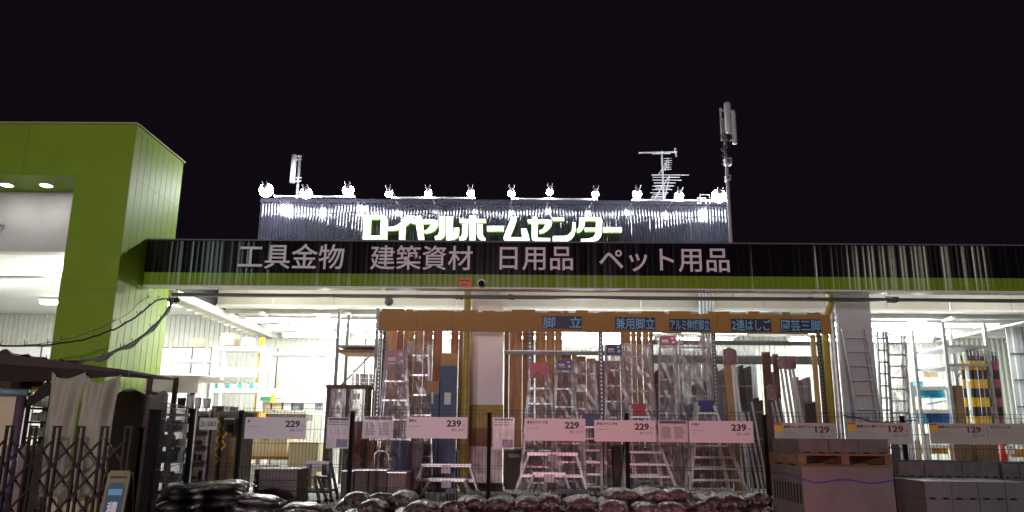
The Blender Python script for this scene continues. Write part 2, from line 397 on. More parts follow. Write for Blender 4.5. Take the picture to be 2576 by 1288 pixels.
b = M('beam_beige').box(-7.6, XR, 19.3, 19.45, 4.68, 5.10)
b.use('white_paint').box(-7.6, XR, 19.22, 19.5, 4.62, 4.677)
for x in [-6.2+i*1.55 for i in range(20)]:
    b.use('steel').box(x, x+0.02, 19.285, 19.297, 4.68, 5.0)
b.build('lintel_beam', bld)
b = M('ceiling').box(-7.6, XR, 19.5, 24.6, 4.66, 4.70)
for k in range(5): b.box(-7.6, XR, 19.9+k*0.95, 19.98+k*0.95, 4.55, 4.655)
for k in range(14): b.use('white_paint').box(-6.6+k*2.2, -6.5+k*2.2, 19.5, 24.5, 4.49, 4.545)
b.build('ceiling', bld)
# side beam running back from the canopy corner, with deck ribs left of it
b = M('white_paint').box(-7.72, -7.6, 17.0, 24.5, 4.44, 4.62)
b.use('beam_beige')
for k in range(14): b.box(-8.35, -7.725, 17.2+k*0.52, 17.34+k*0.52, 4.50, 4.58)
b.use('cream_wall').box(-8.35, -7.725, 17.0, 24.4, 4.60, 4.63)
b.build('side_beam', bld)
# back wall : ribbed above, ribbed and white panels below
b = M('cream_wall').ribs(-22, -7.6, 4.16, 6.3, 24.6, 0.16, 0.035, 'trap')
b.ribs(-7.6, 26, 0.35, 4.66, 24.6, 0.16, 0.035, 'trap')
b.build('upper_wall', bld)
b = M('white_paint').box(-22, -9.72, 24.5, 24.6, 0.35, 4.13)
b.use('cream_wall').ribs(-9.7, -7.62, 0.35, 4.157, 24.55, 0.16, 0.035, 'trap')
b.use('rack_grey')
for k in range(7): b.box(-10.3-k*1.6, -10.27-k*1.6, 24.46, 24.497, 0.35, 4.13)
b.build('lower_wall', bld)
b = M('roof_sheet').box(-22, 26, 24.7, 33.5, 5.9, 6.0); b.box(-22, 26, 24.66, 24.9, 4.7, 5.9); b.build('rear_roof', bld)
b = M('roof_sheet').box(XL+0.02, 26, 16.9, 24.7, 5.2, 5.26); b.box(XL+0.03, XL+0.1, 16.9, 24.6, 4.65, 5.19); b.build('main_roof', bld)
b = M('grey_wall').ribs(13.2, 26, 0.35, 4.5, 20.9, 0.3, 0.02, 'trap'); b.use('rack_grey')
for zz in (1.6, 2.35, 3.05, 3.75): b.box(13.2, 20, 20.84, 20.872, zz, zz+0.035)
for k in range(5): b.box(13.6+k*1.5, 13.63+k*1.5, 20.85, 20.873, 0.35, 4.5)
b.build('side_wall', bld)
# columns
c = M('column_white').box(-1.02, -0.315, 17.2, 17.345, 0.52, 5.09); c.box(-0.672, -0.668, 17.196, 17.2, 2.2, 5.0)
o = c.build('column', bld); o['label'] = 'white column between the first two bays'
c = M('gold_pad').box(-1.04, -0.295, 17.16, 17.195, 1.66, 2.16); c.use('timber').box(-1.04, -0.295, 17.155, 17.195, 1.28, 1.657); c.build('column_pad', bld)
c = M('black_rubber').box(-1.045, -0.29, 17.17, 17.37, 0.35, 0.518); c.build('column_base', bld)
c = M('column_grey').box(7.16, 7.90, 17.2, 17.345, 0.35, 5.09)
o = c.build('column', bld); o['label'] = 'grey column between the second and third bays'
c = M('galv').tube([(7.03, 17.25, 0.35), (7.03, 17.25, 5.05)], 0.07, 12); c.build('downpipe', bld)
# corrugated inner column seen above the orange board
c = M('galv')
x0, x1 = PX(1757, 770, 19), PX(1797, 770, 19)
for k in range(5): c.tube([(x0+(x1-x0)*(k+0.5)/5, 19, 0.35), (x0+(x1-x0)*(k+0.5)/5, 19, 5.05)], (x1-x0)/10, 8)
c.build('inner_column', bld)

# ---- fascia letters
for s, r in (('工具金物', (600, 613.5, 866, 677)), ('建築資材', (932, 618, 1189, 679.5)), ('日用品', (1257, 621, 1441, 680.5)), ('ペット用品', (1507, 625, 1834, 684.5))):
    x0, x1, z0, z1 = rect(*r, YF-0.05)
    m = M('letter_silver'); text_into(m, s, x0, x1, z0, z1, YF-0.04, 0.03, 0.008)
    o = m.build('lettering', bld)

# ---- rooftop sign
rs = thing('rooftop_sign', 'wide dark ribbed rooftop signboard with glowing white green katakana letters', 'sign', (0, 20, 5.4))
xa, xb = -6.96, 5.62
b = M('sign_rib').ribs(xa, xb, 5.28, 7.58, 20.0, 0.082, 0.007, 'flat', back=0.06, jitter=0.3); b.build('ribbed_face', rs, smooth=True)
b = M('sign_rib').box(xa, xb, 19.96, 20.14, 7.583, 7.70); b.build('top_trim', rs)
b = M('roof_sheet').box(xa, xb, 20.1, 21.0, 5.27, 7.5); b.build('backing', rs)
Z1 = [
 [(150,150),(520,140),(575,160),(603,235),(480,210),(290,215)], [(480,210),(603,235),(600,300),(590,595),(465,525)],
 [(465,525),(590,595),(135,595),(270,525)], [(135,595),(150,150),(290,215),(270,525)],
 [(925,150),(1080,150),(1095,190),(1050,260),(960,335),(940,350),(930,600),(820,600),(825,415),(700,425),(610,430),(610,370),(720,355),(800,320),(860,270),(900,210)],
 [(1120,160),(1240,150),(1255,225),(1480,225),(1535,240),(1555,280),(1550,340),(1500,420),(1420,465),(1310,485),(1290,440),(1350,410),(1410,340),(1420,300),(1270,300),(1280,440),(1290,605),(1185,605),(1160,450),(1135,300),(1060,295),(1060,230),(1120,225)],
 [(1575,160),(1690,155),(1690,480),(1660,560),(1600,600),(1500,605),(1490,545),(1550,520),(1575,460)],
 [(1715,160),(1840,160),(1825,540),(1850,510),(1855,380),(1955,380),(1950,500),(1920,560),(1860,600),(1780,615),(1710,610)],
 [(1965,215),(2145,215),(2145,150),(2270,150),(2270,215),(2460,215),(2460,280),(2268,280),(2262,612),(2145,612),(2145,280),(1965,280)],
 [(2015,305),(2120,300),(2115,500),(2090,580),(2050,612),(1955,612),(1950,560),(2000,530),(2010,470)],
 [(2290,310),(2395,310),(2400,500),(2420,550),(2450,575),(2445,615),(2370,612),(2310,570),(2290,500)],
 [(2480,345),(2797,345),(2797,440),(2480,440)]]
Z2 = [
 [(400,180),(520,170),(515,240),(480,340),(440,440),(390,555),(625,558),(600,395),(700,393),(735,500),(765,620),(290,620),(268,580),(275,540),(330,400),(370,300),(395,230)],
 [(805,175),(905,172),(910,225),(1130,222),(1175,240),(1185,290),(1160,360),(1100,420),(1030,465),(950,485),(945,430),(1010,400),(1050,340),(1055,290),(915,290),(910,570),(1150,573),(1150,628),(860,628),(815,605),(800,560),(805,290),(735,288),(722,225),(805,222)],
 [(1200,185),(1415,185),(1415,245),(1200,245)],
 [(1570,275),(1630,275),(1632,420),(1610,510),(1560,580),(1480,632),(1200,632),(1200,535),(1430,532),(1500,505),(1550,450),(1568,380)],
 [(1700,185),(2110,185),(2130,230),(2128,470),(2110,540),(2060,600),(1990,635),(1735,635),(1730,590),(1850,585),(1950,560),(2000,500),(2015,440),(1805,440),(1800,380),(2015,380),(2015,245),(1810,240),(1800,330),(1770,400),(1720,455),(1660,465),(1652,405),(1690,370),(1700,300)],
 [(2150,370),(2500,370),(2500,460),(2155,460)]]
lt = MB()
for ox, polys in ((1250, Z1), (1720, Z2)):
    for pl in polys:
        q = [P((ox+x/5.367)/1.3975, (730+y/5.367)/1.3975, 19.8) for x, y in pl]
        lt.use('letter_side').prism([(x, z) for x, z in q], 19.83, 19.95)
        lt.use('letter_glow').prism([(x, z) for x, z in q], 19.80, 19.829)
lt.build('lettering', rs)

# ---- floodlights on pipe rails
LU = [(670,478),(770,485),(876,478),(978,487),(1077,486),(1184,485),(1287,486),(1383,482),(1498,488),(1603,487),(1708,492),(1808,492)]
def floodlight(i, u, v):
    x, z = P(u, v, 19.1)
    xr = x + (0.06 if i < 6 else -0.02)
    t = thing('floodlight', f'lit floodlight on the rooftop sign, {ORD[i]} of the row of twelve', 'floodlight', (x, 19.1, z), 'floodlights above the rooftop sign')
    m = M('steel').tube([(xr, 19.22, 7.70), (xr, 19.15, z+0.02)], 0.016, 6); m.tube([(xr, 19.2, 7.72), (xr, 19.95, 7.64)], 0.016, 6); m.build('arm', t)
    big = 1.35 if i in (0, 11) else 1.1 if i in (1, 2) else (0.85 if i > 8 else 0.66)  # lens swollen towards the row ends, glare put into its size
    m = M('galv').tube([(x, 19.0, z+0.13), (x, 19.02, z+0.09), (x, 19.05, z+0.05)], [0.03*big+0.02, 0.06*big+0.01, 0.085*big+0.01], 14); m.build('housing', t, smooth=True)
    def fn(a, c, x=x, z=z, big=big):
        th, ph = a*2*pi, c*pi
        return (x+0.135*big*sin(ph)*cos(th), 19.1+0.11*big*sin(ph)*sin(th), z-0.01+0.13*big*cos(ph))
    m = M('lens').grid(fn, 14, 8); m.build('lens', t, smooth=True)
    for k in (-1, 1): 
        mm = M('galv').tube([(x+k*0.05, 19.03, z+0.1), (x+k*0.06-0.03*(5.5-i)/5, 19.0, z+0.2)], 0.016, 6); mm.build('bracket', t)
for i, (u, v) in enumerate(LU): floodlight(i, u, v)
for i, (u0, u1) in enumerate(((690, 892), (985, 1196), (1287, 1503), (1590, 1828))):
    x0, z0 = P(u0, 494+i*3.2, 19.25); x1, z1 = P(u1, 497+i*3.2, 19.25)
    o = M('galv').tube([(x0, 19.25, z0), (x1, 19.25, (z0))], 0.028, 8).build('pipe_rail')
    tag(o, f'thin steel pipe carrying three floodlights, {ORD[i]} of four on the rooftop sign', 'pipe rail', 'pipe rails on the rooftop sign')

# ---- roof hatch loop, TV antenna, cell antennas
x0, z0 = P(1760, 506, 19.9)
m = M('steel')
for (ua, ub, vt) in ((1762, 1786, 490), (1755, 1776, 498)):
    xa_, za = P(ua, 512, 19.9); xb_, _ = P(ub, 512, 19.9); zt_ = PZ(ua, vt, 19.9)
    m.tube([(xa_, 19.9, 7.6), (xa_, 19.9, zt_), (xb_, 19.9, zt_), (xb_, 19.9, 7.6)], 0.02, 6)
tag(m.build('ladder_handrail'), 'bent steel pipe handrail standing on the right end of the rooftop sign', 'handrail')

YA = 20.3
def A(u, v, Y=YA): 
    q = P(u, v, Y); return (q[0], Y, q[1])
t = thing('tv_antenna', 'rooftop TV aerial with several yagi combs on a thin mast', 'antenna', A(1669, 500))
xm = A(1667, 440)[0]
M('antenna').tube([(xm, YA, 7.0), (xm, YA, PZ(1664, 380, YA))], 0.028, 6).build('mast', t)
m = M('antenna').tube([A(1606, 384), A(1703, 382)], 0.022, 6); m.tube([A(1640, 387), A(1687, 386)], 0.014, 5); m.tube([A(1696, 372), A(1700, 392)], 0.014, 5); m.tube([A(1699, 373), A(1701, 394, 20.6)], 0.02, 5); m.build('top_boom', t)
m = M('antenna')
for k in range(6): m.tube([A(1670+k*0.3, 399+k*5.5, YA-0.1), A(1690-k*0.2, 398+k*5.5, YA-0.1)], 0.009, 4)
m.tube([A(1680, 397, YA-0.12), A(1681, 428, YA-0.12)], 0.012, 5); m.tube([A(1679, 404), A(1656, 440)], 0.014, 5); m.tube([A(1674, 412), A(1672, 428)], 0.04, 6)
m.build('small_comb', t)
m = M('antenna')
for k, (a, c_, v) in enumerate(((1639,1733,440),(1642,1711,446),(1641,1715,453),(1645,1700,460),(1646,1693,467),(1641,1696,468),(1649,1685,473),(1640,1691,477),(1636,1681,485),(1643,1677,489),(1640,1673,494),(1637,1668,498))):
    m.tube([A(a, v, YA-0.15), A(c_, v, YA-0.15)], 0.011, 4)
m.tube([A(1684, 442), A(1647, 500)], 0.016, 5); m.tube([A(1684, 443), A(1672, 500)], 0.014, 5); m.build('large_comb', t)

YC = 18.2
t = thing('cell_antenna_mast', 'tall roof mast carrying two white panel antennas beyond the right end of the sign', 'antenna mast', (P(1838, 600, YC)[0], YC, 5.4))
xc = P(1836, 560, YC)[0]
top = PZ(1820, 300, YC)
M('antenna').tube([(xc, YC, 4.7), (xc, YC, PZ(1832, 480, YC)), (xc, YC, top)], [0.05, 0.045, 0.04], 10).build('pole', t, smooth=True)
xc2 = P(1816, 290, YC)[0]
m = M('antenna').tube([(xc2, YC+0.1, PZ(1818, 350, YC)), (xc2, YC+0.1, PZ(1816, 268, YC))], 0.03, 8)
for v in (278, 300, 335, 352): m.tube([A(1812, v, YC), A(1848, v, YC-0.02)], 0.022, 6)
m.build('mounting_frame', t)
for (u, v0, v1, r, y) in ((1831, 258, 333, 0.085, YC-0.22), (1846, 279, 362, 0.062, YC-0.05)):
    xx = P(u, (v0+v1)/2, y)[0]; zl, zh = PZ(u, v1, y), PZ(u, v0, y)
    M('antenna_white').tube([(xx, y, zl), (xx, y, zl+0.04), (xx, y, zh-0.05), (xx, y, zh)], [r*0.85, r, r, r*0.7], 12).build('panel_antenna', t, smooth=True)
rnd = random.Random(5)
m = M('dark_rail')
for k in range(16):
    v = 335+k*5+rnd.uniform(-3, 3); a = rnd.uniform(8, 20)
    m.tube([A(1826-a*0.6, v, YC-0.03), A(1828, v+rnd.uniform(4, 9), YC-0.1), A(1829+a*0.5, v+rnd.uniform(-2, 2), YC-0.03)], 0.02, 5)
m.build('cable_bundle', t)
for (v, s) in ((409, 0.115), (450, 0.085)):
    x, z = P(1829.5, v, YC-0.1); m = M('antenna_white').box(x-s*0.7, x+s*0.7, YC-0.22, YC-0.06, z-s*0.75, z+s*0.75); m.use('rack_grey').box(x-s*0.3, x+s*0.5, YC-0.226, YC-0.221, z-s*0.4, z+s*0.5)
    m.build('junction_box', t)
t = thing('cell_antenna', 'single white panel antenna on a short pole above the left end of the rooftop sign', 'antenna', A(752, 480, 20.6))
xx = P(752, 430, 20.6)[0]; M('antenna').tube([(xx, 20.6, 6.8), (xx, 20.6, PZ(752, 391, 20.6))], 0.04, 8).build('pole', t, smooth=True)
xx2 = P(738, 425, 20.5)[0]; M('antenna_white').tube([(xx2, 20.5, PZ(738, 460, 20.5)), (xx2, 20.5, PZ(738, 390, 20.5))], 0.075, 12).build('panel_antenna', t, smooth=True)
m = M('antenna')
for v in (394, 402, 448, 456): m.tube([A(736, v, 20.55), A(759, v-1, 20.6)], 0.022, 5)
m.build('mounting_frame', t)

# ---- entrance portal tower
pt = thing('entrance_portal', 'huge lime green entrance portal at the left with lit recess', 'portal', (-8.3, 15.7, 0))
ox = -8.82; tz = 7.57; sz = 6.49
M('lime').box(ox, XL, 14.6, 16.85, 0.0, sz).build('pillar', pt)
M('lime').box(-20, XL, 14.6, 16.85, sz+0.002, tz).build('header', pt)
b = M('lime_trim').box(-20.02, XL+0.03, 14.56, 14.62, tz+0.002, tz+0.04); b.box(XL-0.03, XL+0.035, 14.62, 16.9, tz+0.003, tz+0.04); b.build('coping', pt)
b = M('lime')
for k in range(9): b.box(XL+0.001, XL+0.004, 14.62+k*0.25, 14.623+k*0.25, 0.2, 7.5)
b.build('panel_seams', pt)
for xx in (-9.9, -12.0): M('rack_grey').box(xx, xx+0.006, 14.597, 14.599, sz+0.01, tz).build('panel_joint', pt)
for zz in (1.9, 4.2): M('rack_grey').box(ox, XL, 14.597, 14.599, zz, zz+0.006).build('panel_joint', pt)
M('recess').box(-20, ox-0.002, 15.72, 16.0, 5.18, sz-0.003).build('recess_wall', pt)
b = M('ceiling').box(-20, ox-0.003, 16.0, 24.5, 5.18, 5.26); b.build('passage_ceiling', pt)
for (u, v) in ((18, 461), (117, 461)):
    x, z = P(u, v, 15.2); m = M('downlight').tube([(x, 15.2, sz-0.03), (x, 15.2, sz-0.004)], 0.11, 18); m.use('white_paint').tube([(x, 15.2, sz-0.028), (x, 15.2, sz-0.002)], 0.15, 18); m.build('downlight', pt)
    lamp('SPOT', 'downlight_lamp', (x, 15.2, sz-0.08), 13, (1, 1, 0.93), (x, 15.35, 0), spot_size=radians(150), spot_blend=0.7, shadow_soft_size=0.1)
for x in (-12.0,):
    m = M('downlight').tube([(x, 15.2, sz-0.03), (x, 15.2, sz-0.004)], 0.11, 18); m.build('downlight', pt)
    lamp('SPOT', 'downlight_lamp', (x, 15.2, sz-0.08), 13, (1, 1, 0.93), (x, 15.35, 0), spot_size=radians(150), spot_blend=0.7, shadow_soft_size=0.1)
for x, y in ((-10.2, 17.5), (-10.6, 20.5), (-13.5, 18.5)): lamp('POINT', 'passage_fill', (x, y, 4.75), 190, (0.97, 1, 0.95), shadow_soft_size=0.15)  # unseen point lamps, added to whiten the passage ceiling
# small security camera on the recess wall
t = thing('security_camera', 'small dark camera on a bracket at the left edge of the recess wall', 'camera', (P(2, 568, 15.5)[0], 15.5, P(2, 568, 15.5)[1]))
x, z = P(2, 568, 15.5); M('camera_black').tube([(x-0.14, 15.45, z+0.02), (x+0.02, 15.4, z-0.02)], 0.045, 10).build('body', t)
M('steel').tube([(x-0.08, 15.5, z), (x-0.08, 15.7, z+0.08)], 0.02, 6).build('bracket', t)

# ---- fluorescent fixtures
def fixture(x, y, z, L, w, matn, label, en, tilt=0):
    t = thing('ceiling_light', label, 'ceiling light', (x, y, z), 'fluorescent lights in the store bays')
    m = M('white_paint').box(x-L/2, x+L/2, y-w/2, y+w/2, z+0.03, z+0.1); m.build('housing', t)
    m = M(matn)
    for k in (-1, 1): m.tube([(x-L/2+0.03, y+k*w*0.28, z), (x+L/2-0.03, y+k*w*0.28, z)], 0.035, 8)
    m.build('tube', t)
    lamp('AREA', 'tube_or_fill_lamp', (x, y, z-0.06), en, (0.97, 1.0, 0.97), shape='RECTANGLE', size=L, size_y=w)
    return t
BAY = {'first': [-6.2, -4.0, -1.9], 'second': [0.9, 3.2, 5.6], 'third': [9.2, 11.6]}
ROW = {'front': 20.2, 'middle': 21.9, 'rear': 23.5}
for bn, xs in BAY.items():
    for rn, y in ROW.items():
        for i, x in enumerate(xs):
            mt = 'tube_light' if bn != 'third' else 'tube_light_right'
            en = {'first': 42, 'second': 14, 'third': 70}[bn]
            fixture(x, y, 4.42, 1.9, 0.3, mt, f'bright fluorescent light of the {rn} row in the {bn} bay, {["left", "middle", "right"][i] if len(xs) == 3 else ["left", "right"][i]}', en)
for x, y, w_ in ((-5.2, 20.6, 210), (-3.0, 20.6, 210), (-4.0, 22.6, 170), (10.0, 20.8, 260), (11.8, 22.5, 180)): lamp('POINT', 'tube_or_fill_lamp', (x, y, 4.25), w_, (0.97, 1, 0.97), shadow_soft_size=0.1)  # bare point lamps without fittings, added to brighten the bay ceilings
for i, (x, w_) in enumerate(((-6.3, 60), (-4.2, 34), (-2.2, 20), (1.2, 7), (3.4, 7), (5.6, 9), (9.3, 34), (11.8, 40), (14.2, 30))):
    t = thing('canopy_light', f'batten light tucked up under the canopy roof, {ORD[i]}', 'ceiling light', (x, 17.75, 5.04), 'batten lights under the canopy')
    M('white_paint').box(x-0.75, x+0.75, 17.7, 17.8, 5.0, 5.095).build('housing', t); M('tube_light').tube([(x-0.7, 17.75, 4.965), (x+0.7, 17.75, 4.965)], 0.025, 8).build('tube', t)
    lamp('POINT', 'tube_or_fill_lamp', (x, 17.75, 4.86), w_, (1.0, 0.97, 0.88), shadow_soft_size=0.12)
for i, (x, y) in enumerate(((-9.6, 18.5), (-9.6, 21.5), (-12.5, 18.5), (-12.5, 21.5))):
    fixture(x, y, 5.05, 1.9, 0.3, 'tube_light', ['fluorescent light just behind the portal pillar, near', 'fluorescent light behind the portal pillar, far', 'fluorescent light in the passage seen through the portal, near', 'fluorescent light in the passage seen through the portal, far'][i], 120)

# ================================================================== GOODS IN THE BAYS
def rack(label, u0, u1, vt, Y, dep, shelves, m, w=0.05, brace=True, group='storage racks in the bays', sh=0.06, cat='rack', zbot=SLAB, vref=None):
    vref = vref or 980
    x0, x1 = PX(u0, vref, Y), PX(u1, vref, Y); zt_ = PZ((u0+u1)/2, vt, Y)
    t = thing('storage_rack', label, cat, ((x0+x1)/2, Y+dep/2, zbot), group)
    for x in (x0, x1-w):
        for y in (Y, Y+dep-w): M(m).box(x, x+w, y, y+w, zbot, zt_).build('upright', t)
    for v in shelves:
        z = PZ((u0+u1)/2, v, Y); M(m).box(x0+w+0.002, x1-w-0.002, Y+0.004, Y+dep-0.004, z-sh, z).build('shelf', t)
    if brace:
        for x in (x0+w/2, x1-w/2):
            mm = M(m); zz = zbot+0.15; k = 0
            while zz < zt_-0.7:
                mm.bar((x, Y+0.05 if k % 2 else Y+dep-0.05, zz), (x, Y+dep-0.05 if k % 2 else Y+0.05, zz+0.6), 0.025); zz += 0.6; k += 1
            mm.build('brace', t)
    return t
def carton(label, u0, v0, u1, v1, Y, dep, m='cardboard', tape='tape_white', cat='box', name='cardboard_box', floor=None, group=None):
    x0, x1, z0, z1 = rect(u0, v0, u1, v1, Y)
    if floor is not None: z0 = floor
    t = thing(name, label, cat, ((x0+x1)/2, Y+dep/2, z0), group)
    M(m).box(x0, x1, Y, Y+dep, z0, z1).build('body', t)
    if tape:
        xm = (x0+x1)/2; w = (x1-x0)*0.06
        mm = M(tape).box(xm-w, xm+w, Y-0.003, Y+dep+0.003, z1+0.0005, z1+0.003); mm.box(xm-w, xm+w, Y-0.004, Y-0.001, z1-(z1-z0)*0.3, z1); mm.build('tape', t)
    return t

# left bay : white racks
rack('white storage rack with bottles against the ribbed wall, left of the open bay', 528, 656, 868, 22.0, 0.8, (872, 925, 978, 1033), 'rack_white', 0.09, False, sh=0.10)
rk = rack('long white storage rack with cartons in the middle of the first bay', 657, 822, 878, 21.9, 0.8, (886, 1006, 1036), 'rack_white', 0.07, True, sh=0.07)
rack('white storage rack far behind the shelter at the left', 415, 512, 872, 23.2, 0.7, (905, 940, 1000), 'rack_white', 0.05, False)
x = PX(650, 960, 22.9); tag(M('pole_yellow').box(x-0.06, x+0.06, 22.9, 23.0, SLAB, 4.3).use('steel').box(x-0.07, x+0.07, 22.88, 23.02, SLAB, SLAB+0.03).build('yellow_column'), 'slim yellow column behind the right end of the white rack with bottles', 'column')
# white panel board hung between shelves of first rack
x0, x1, z0, z1 = rect(533, 927, 650, 950, 22.0)
tag(M('white_paint').box(x0, x1, 21.9, 21.96, z0, z1).use('steel').box(x0, x1, 21.89, 21.899, z0, z0+0.02).build('shelf_sign_board'), 'long blank white board across the front of the white rack with bottles', 'board')
# bottles and cleaner packs on the shelf v 978
rnd = random.Random(3)
for i in range(11):
    u = 541+i*10.2; x, z = P(u, 976, 22.15)
    t = thing('detergent_bottle', f'small pale bottle with teal cap on the white rack, {ORD[i]}', 'bottle', (x, 22.15, z), 'bottles on the white rack')
    h = 0.12+0.04*rnd.random(); mm = 'goods_white' if i % 3 else 'teal'
    M(mm).tube([(x, 22.15, z), (x, 22.15, z+h*0.75), (x, 22.15, z+h)], [0.045, 0.045, 0.02], 10).build('body', t, smooth=True)
    M('teal' if i % 2 else 'green_bottle').tube([(x, 22.15, z+h), (x, 22.15, z+h+0.04)], 0.018, 8).build('cap', t)
carton('pale open carton on top of the white rack beneath the ribbed wall', 556, 838, 588, 868, 22.1, 0.5, 'cardboard_pale')
carton('small white carton on top of the white rack, right of the open carton', 608, 848, 630, 868, 22.1, 0.4, 'goods_white')
for i, (a, c_) in enumerate(((484, 515), (553, 577))):
    x0, x1, z0, z1 = rect(a, 851, c_, 869, 23.0)
    tag(M('orange_notice').box(x0, x1, 23.0, 23.03, z0, z1).use('tape_white').box(x0+0.04, x1-0.04, 22.99, 22.999, (z0+z1)/2-0.03, (z0+z1)/2+0.03).build('price_board'), f'small orange notice board hung above the racks, {["left", "right"][i]} one', 'notice')
for i, (a, c_, vt) in enumerate(((657, 684, 977), (686, 714, 978))):
    carton(f'white carton on the upper shelf of the long rack, {["left", "right"][i]} of the pair', a, vt, c_, 1001, 22.0, 0.5, 'goods_white', 'cardboard')
for i, (a, c_, m_) in enumerate(((656, 680, 'cardboard_pale'), (685, 708, 'cardboard_pale'), (713, 732, 'goods_white'), (737, 752, 'goods_grey'), (792, 808, 'goods_grey'))):
    carton(f'carton on the lower shelf of the long white rack, {ORD[i]}', a, 1010, c_, 1031, 22.0, 0.5, m_, group='cartons on the lower shelf')
x0, x1, z0, z1 = rect(655, 1000, 682, 1006, 21.8)
tag(M('green_bottle').box(x0, x1, 21.8, 21.84, z0-0.02, z1+0.02).use('arrow_yellow').box(x1, x1+0.1, 21.79, 21.84, z0-0.08, z1+0.1).build('shelf_label'), 'green and yellow shelf label hung on the long white rack', 'label')

# dark rack with diagonal brace in front of the timber
t = rack('tall dark steel rack with a wooden shelf left of the orange board', 838, 945, 775, 18.2, 1.1, (868,), 'rack_grey', 0.07, False, sh=0.05)
x0, x1 = PX(838, 980, 18.2), PX(945, 980, 18.2); zs = PZ(890, 872, 18.2)
M('timber').box(x0+0.07, x1-0.07, 18.25, 19.2, zs-0.14, zs-0.06).build('shelf_board', t)
m = M('rack_grey').bar((x0+0.08, 18.24, zs-1.0), (x1-0.08, 18.24, zs-0.1), 0.035); m.build('brace', t)
m = M('rack_grey').bar((x0+0.08, 18.24, PZ(890, 802, 18.2)), (x1-0.08, 18.24, PZ(890, 802, 18.2)), 0.03); m.build('cross_bar', t)
m = M('rack_grey').bar((x0+0.5, 19.25, PZ(890, 820, 18.2)), (x0+0.5, 19.25, SLAB+0.01), 0.03); m.build('rear_post', t)
for i in range(4):
    for j in range(3):
        u = 899+i*11.5; v = 944+j*10
        x, z = P(u, v, 17.7)
        t = thing('paint_can', f'black lidded white can, {ORD[i]} in the {["top", "middle", "bottom"][j]} row by the dark rack', 'can', (x, 17.7, z-0.08), 'cans on the display stand')
        M('goods_white').tube([(x, 17.7, z-0.06), (x, 17.7, z)], 0.042, 10).build('body', t)
        M('pole_black').tube([(x, 17.7, z), (x, 17.7, z+0.025)], 0.046, 10).build('lid', t)
x0, x1, z0, z1 = rect(884, 936, 945, 974, 17.6)
t = thing('display_stand', 'stepped steel display stand holding black lidded cans', 'stand', ((x0+x1)/2, 17.7, z0))
for j in range(3):
    z = PZ(915, 944+j*10, 17.7)-0.075; M('steel').box(x0, x1, 17.62-j*0.0, 17.8, z-0.012, z-0.0).build('step', t)
for x in (x0, x1-0.02): M('steel').box(x, x+0.018, 17.62, 17.8, SLAB, z1+0.08).build('side_frame', t)

# timber framed window case
x0, x1, z0, z1 = rect(816, 968, 922, 1190, 16.2)
t = thing('window_case', 'brown framed display case with glossy panes beside the dark rack', 'display case', ((x0+x1)/2, 16.3, SLAB))
for x in (x0, (x0+x1)/2-0.03, x1-0.07): M('timber_dark').box(x, x+0.07, 16.2, 16.6, SLAB, z1-0.07).build('post', t)
M('timber_dark').box(x0-0.02, x1+0.02, 16.18, 16.62, z1-0.07, z1).build('top_rail', t)
zz = PZ(870, 1070, 16.2); M('timber_dark').box(x0+0.075, x1-0.075, 16.22, 16.58, zz-0.05, zz).build('middle_rail', t)
M('film').box(x0+0.075, x1-0.075, 16.21, 16.215, zz+0.01, z1-0.08).build('pane', t)
for k, (a, c_, v0_, v1_) in enumerate(((830, 853, 985, 1000), (866, 902, 990, 1004), (832, 850, 1020, 1040), (868, 896, 1030, 1046))):
    carton(f'small pale goods box behind the pane of the brown display case, {["upper left", "upper right", "lower left", "lower right"][k]}', a, v0_, c_, v1_, 16.3, 0.15, 'goods_white' if k % 2 == 0 else 'goods_grey', None)

# perforated upright pair at the left end of the orange board
for i, (u, Y, wd) in enumerate(((950, 16.6, 0.07), (961, 16.9, 0.06), (1514, 17.0, 0.10), (1802, 17.3, 0.09), (1333, 18.0, 0.11), (2073, 16.9, 0.08))):
    x = PX(u, 1000, Y); zt_ = PZ(u, 786, Y)
    t = thing('perforated_upright', ['perforated steel upright at the left end of the orange board, front', 'perforated steel upright at the left end of the orange board, rear', 'perforated steel upright between the ladders right of the bright light',
              'dark steel upright right of the tall film wrapped ladders', 'dark steel upright in front of the boards right of the white column', 'dark steel upright at the right end of the orange board'][i], 'rack upright', (x, Y, SLAB))
    M('rack_grey').box(x-wd/2, x+wd/2, Y, Y+0.07, SLAB, zt_).build('post', t)
    mm = M('steel')
    for k in range(44): mm.box(x-wd*0.18, x+wd*0.12, Y-0.003, Y-0.001, SLAB+0.1+k*0.085, SLAB+0.13+k*0.085)
    mm.build('slots', t)

# ---- standing timber boards behind the ladders
BRD = [(960, 992, 0), (993, 1009, 1), (1010, 1036, 0), (1037, 1060, 0), (1061, 1084, 1), (1085, 1109, 1), (1131, 1150, 1), (1151, 1184, 1),
       (1268, 1279, 1), (1280.5, 1313, 0), (1314, 1343, 1), (1347, 1373, 0), (1374, 1396, 0), (1397, 1414, 0), (1564, 1590, 0), (1592, 1604, 0), (1606, 1618, 1), (1622, 1636, 0), (1638, 1648, 1)]
rnd = random.Random(8)
for i, (a, c_, k) in enumerate(BRD):
    Y = 18.6+rnd.uniform(-0.02, 0.04)
    x0, x1 = PX(a, 1000, Y), PX(c_, 1000, Y)
    m = M('timber_red' if k else 'timber').box(x0, x1, Y, Y+0.03, SLAB, 4.05)
    m.box(x0+0.02, x1-0.02, Y+0.031, Y+0.2, SLAB, 3.9)
    o = m.build('timber_board'); tag(o, f'{"dark reddish" if k else "orange brown"} upright timber board, {(ORD[i] if i < 8 else ORD[i-8])} of those {"left" if i < 8 else "right"} of the white column', 'board', 'timber boards standing on end')
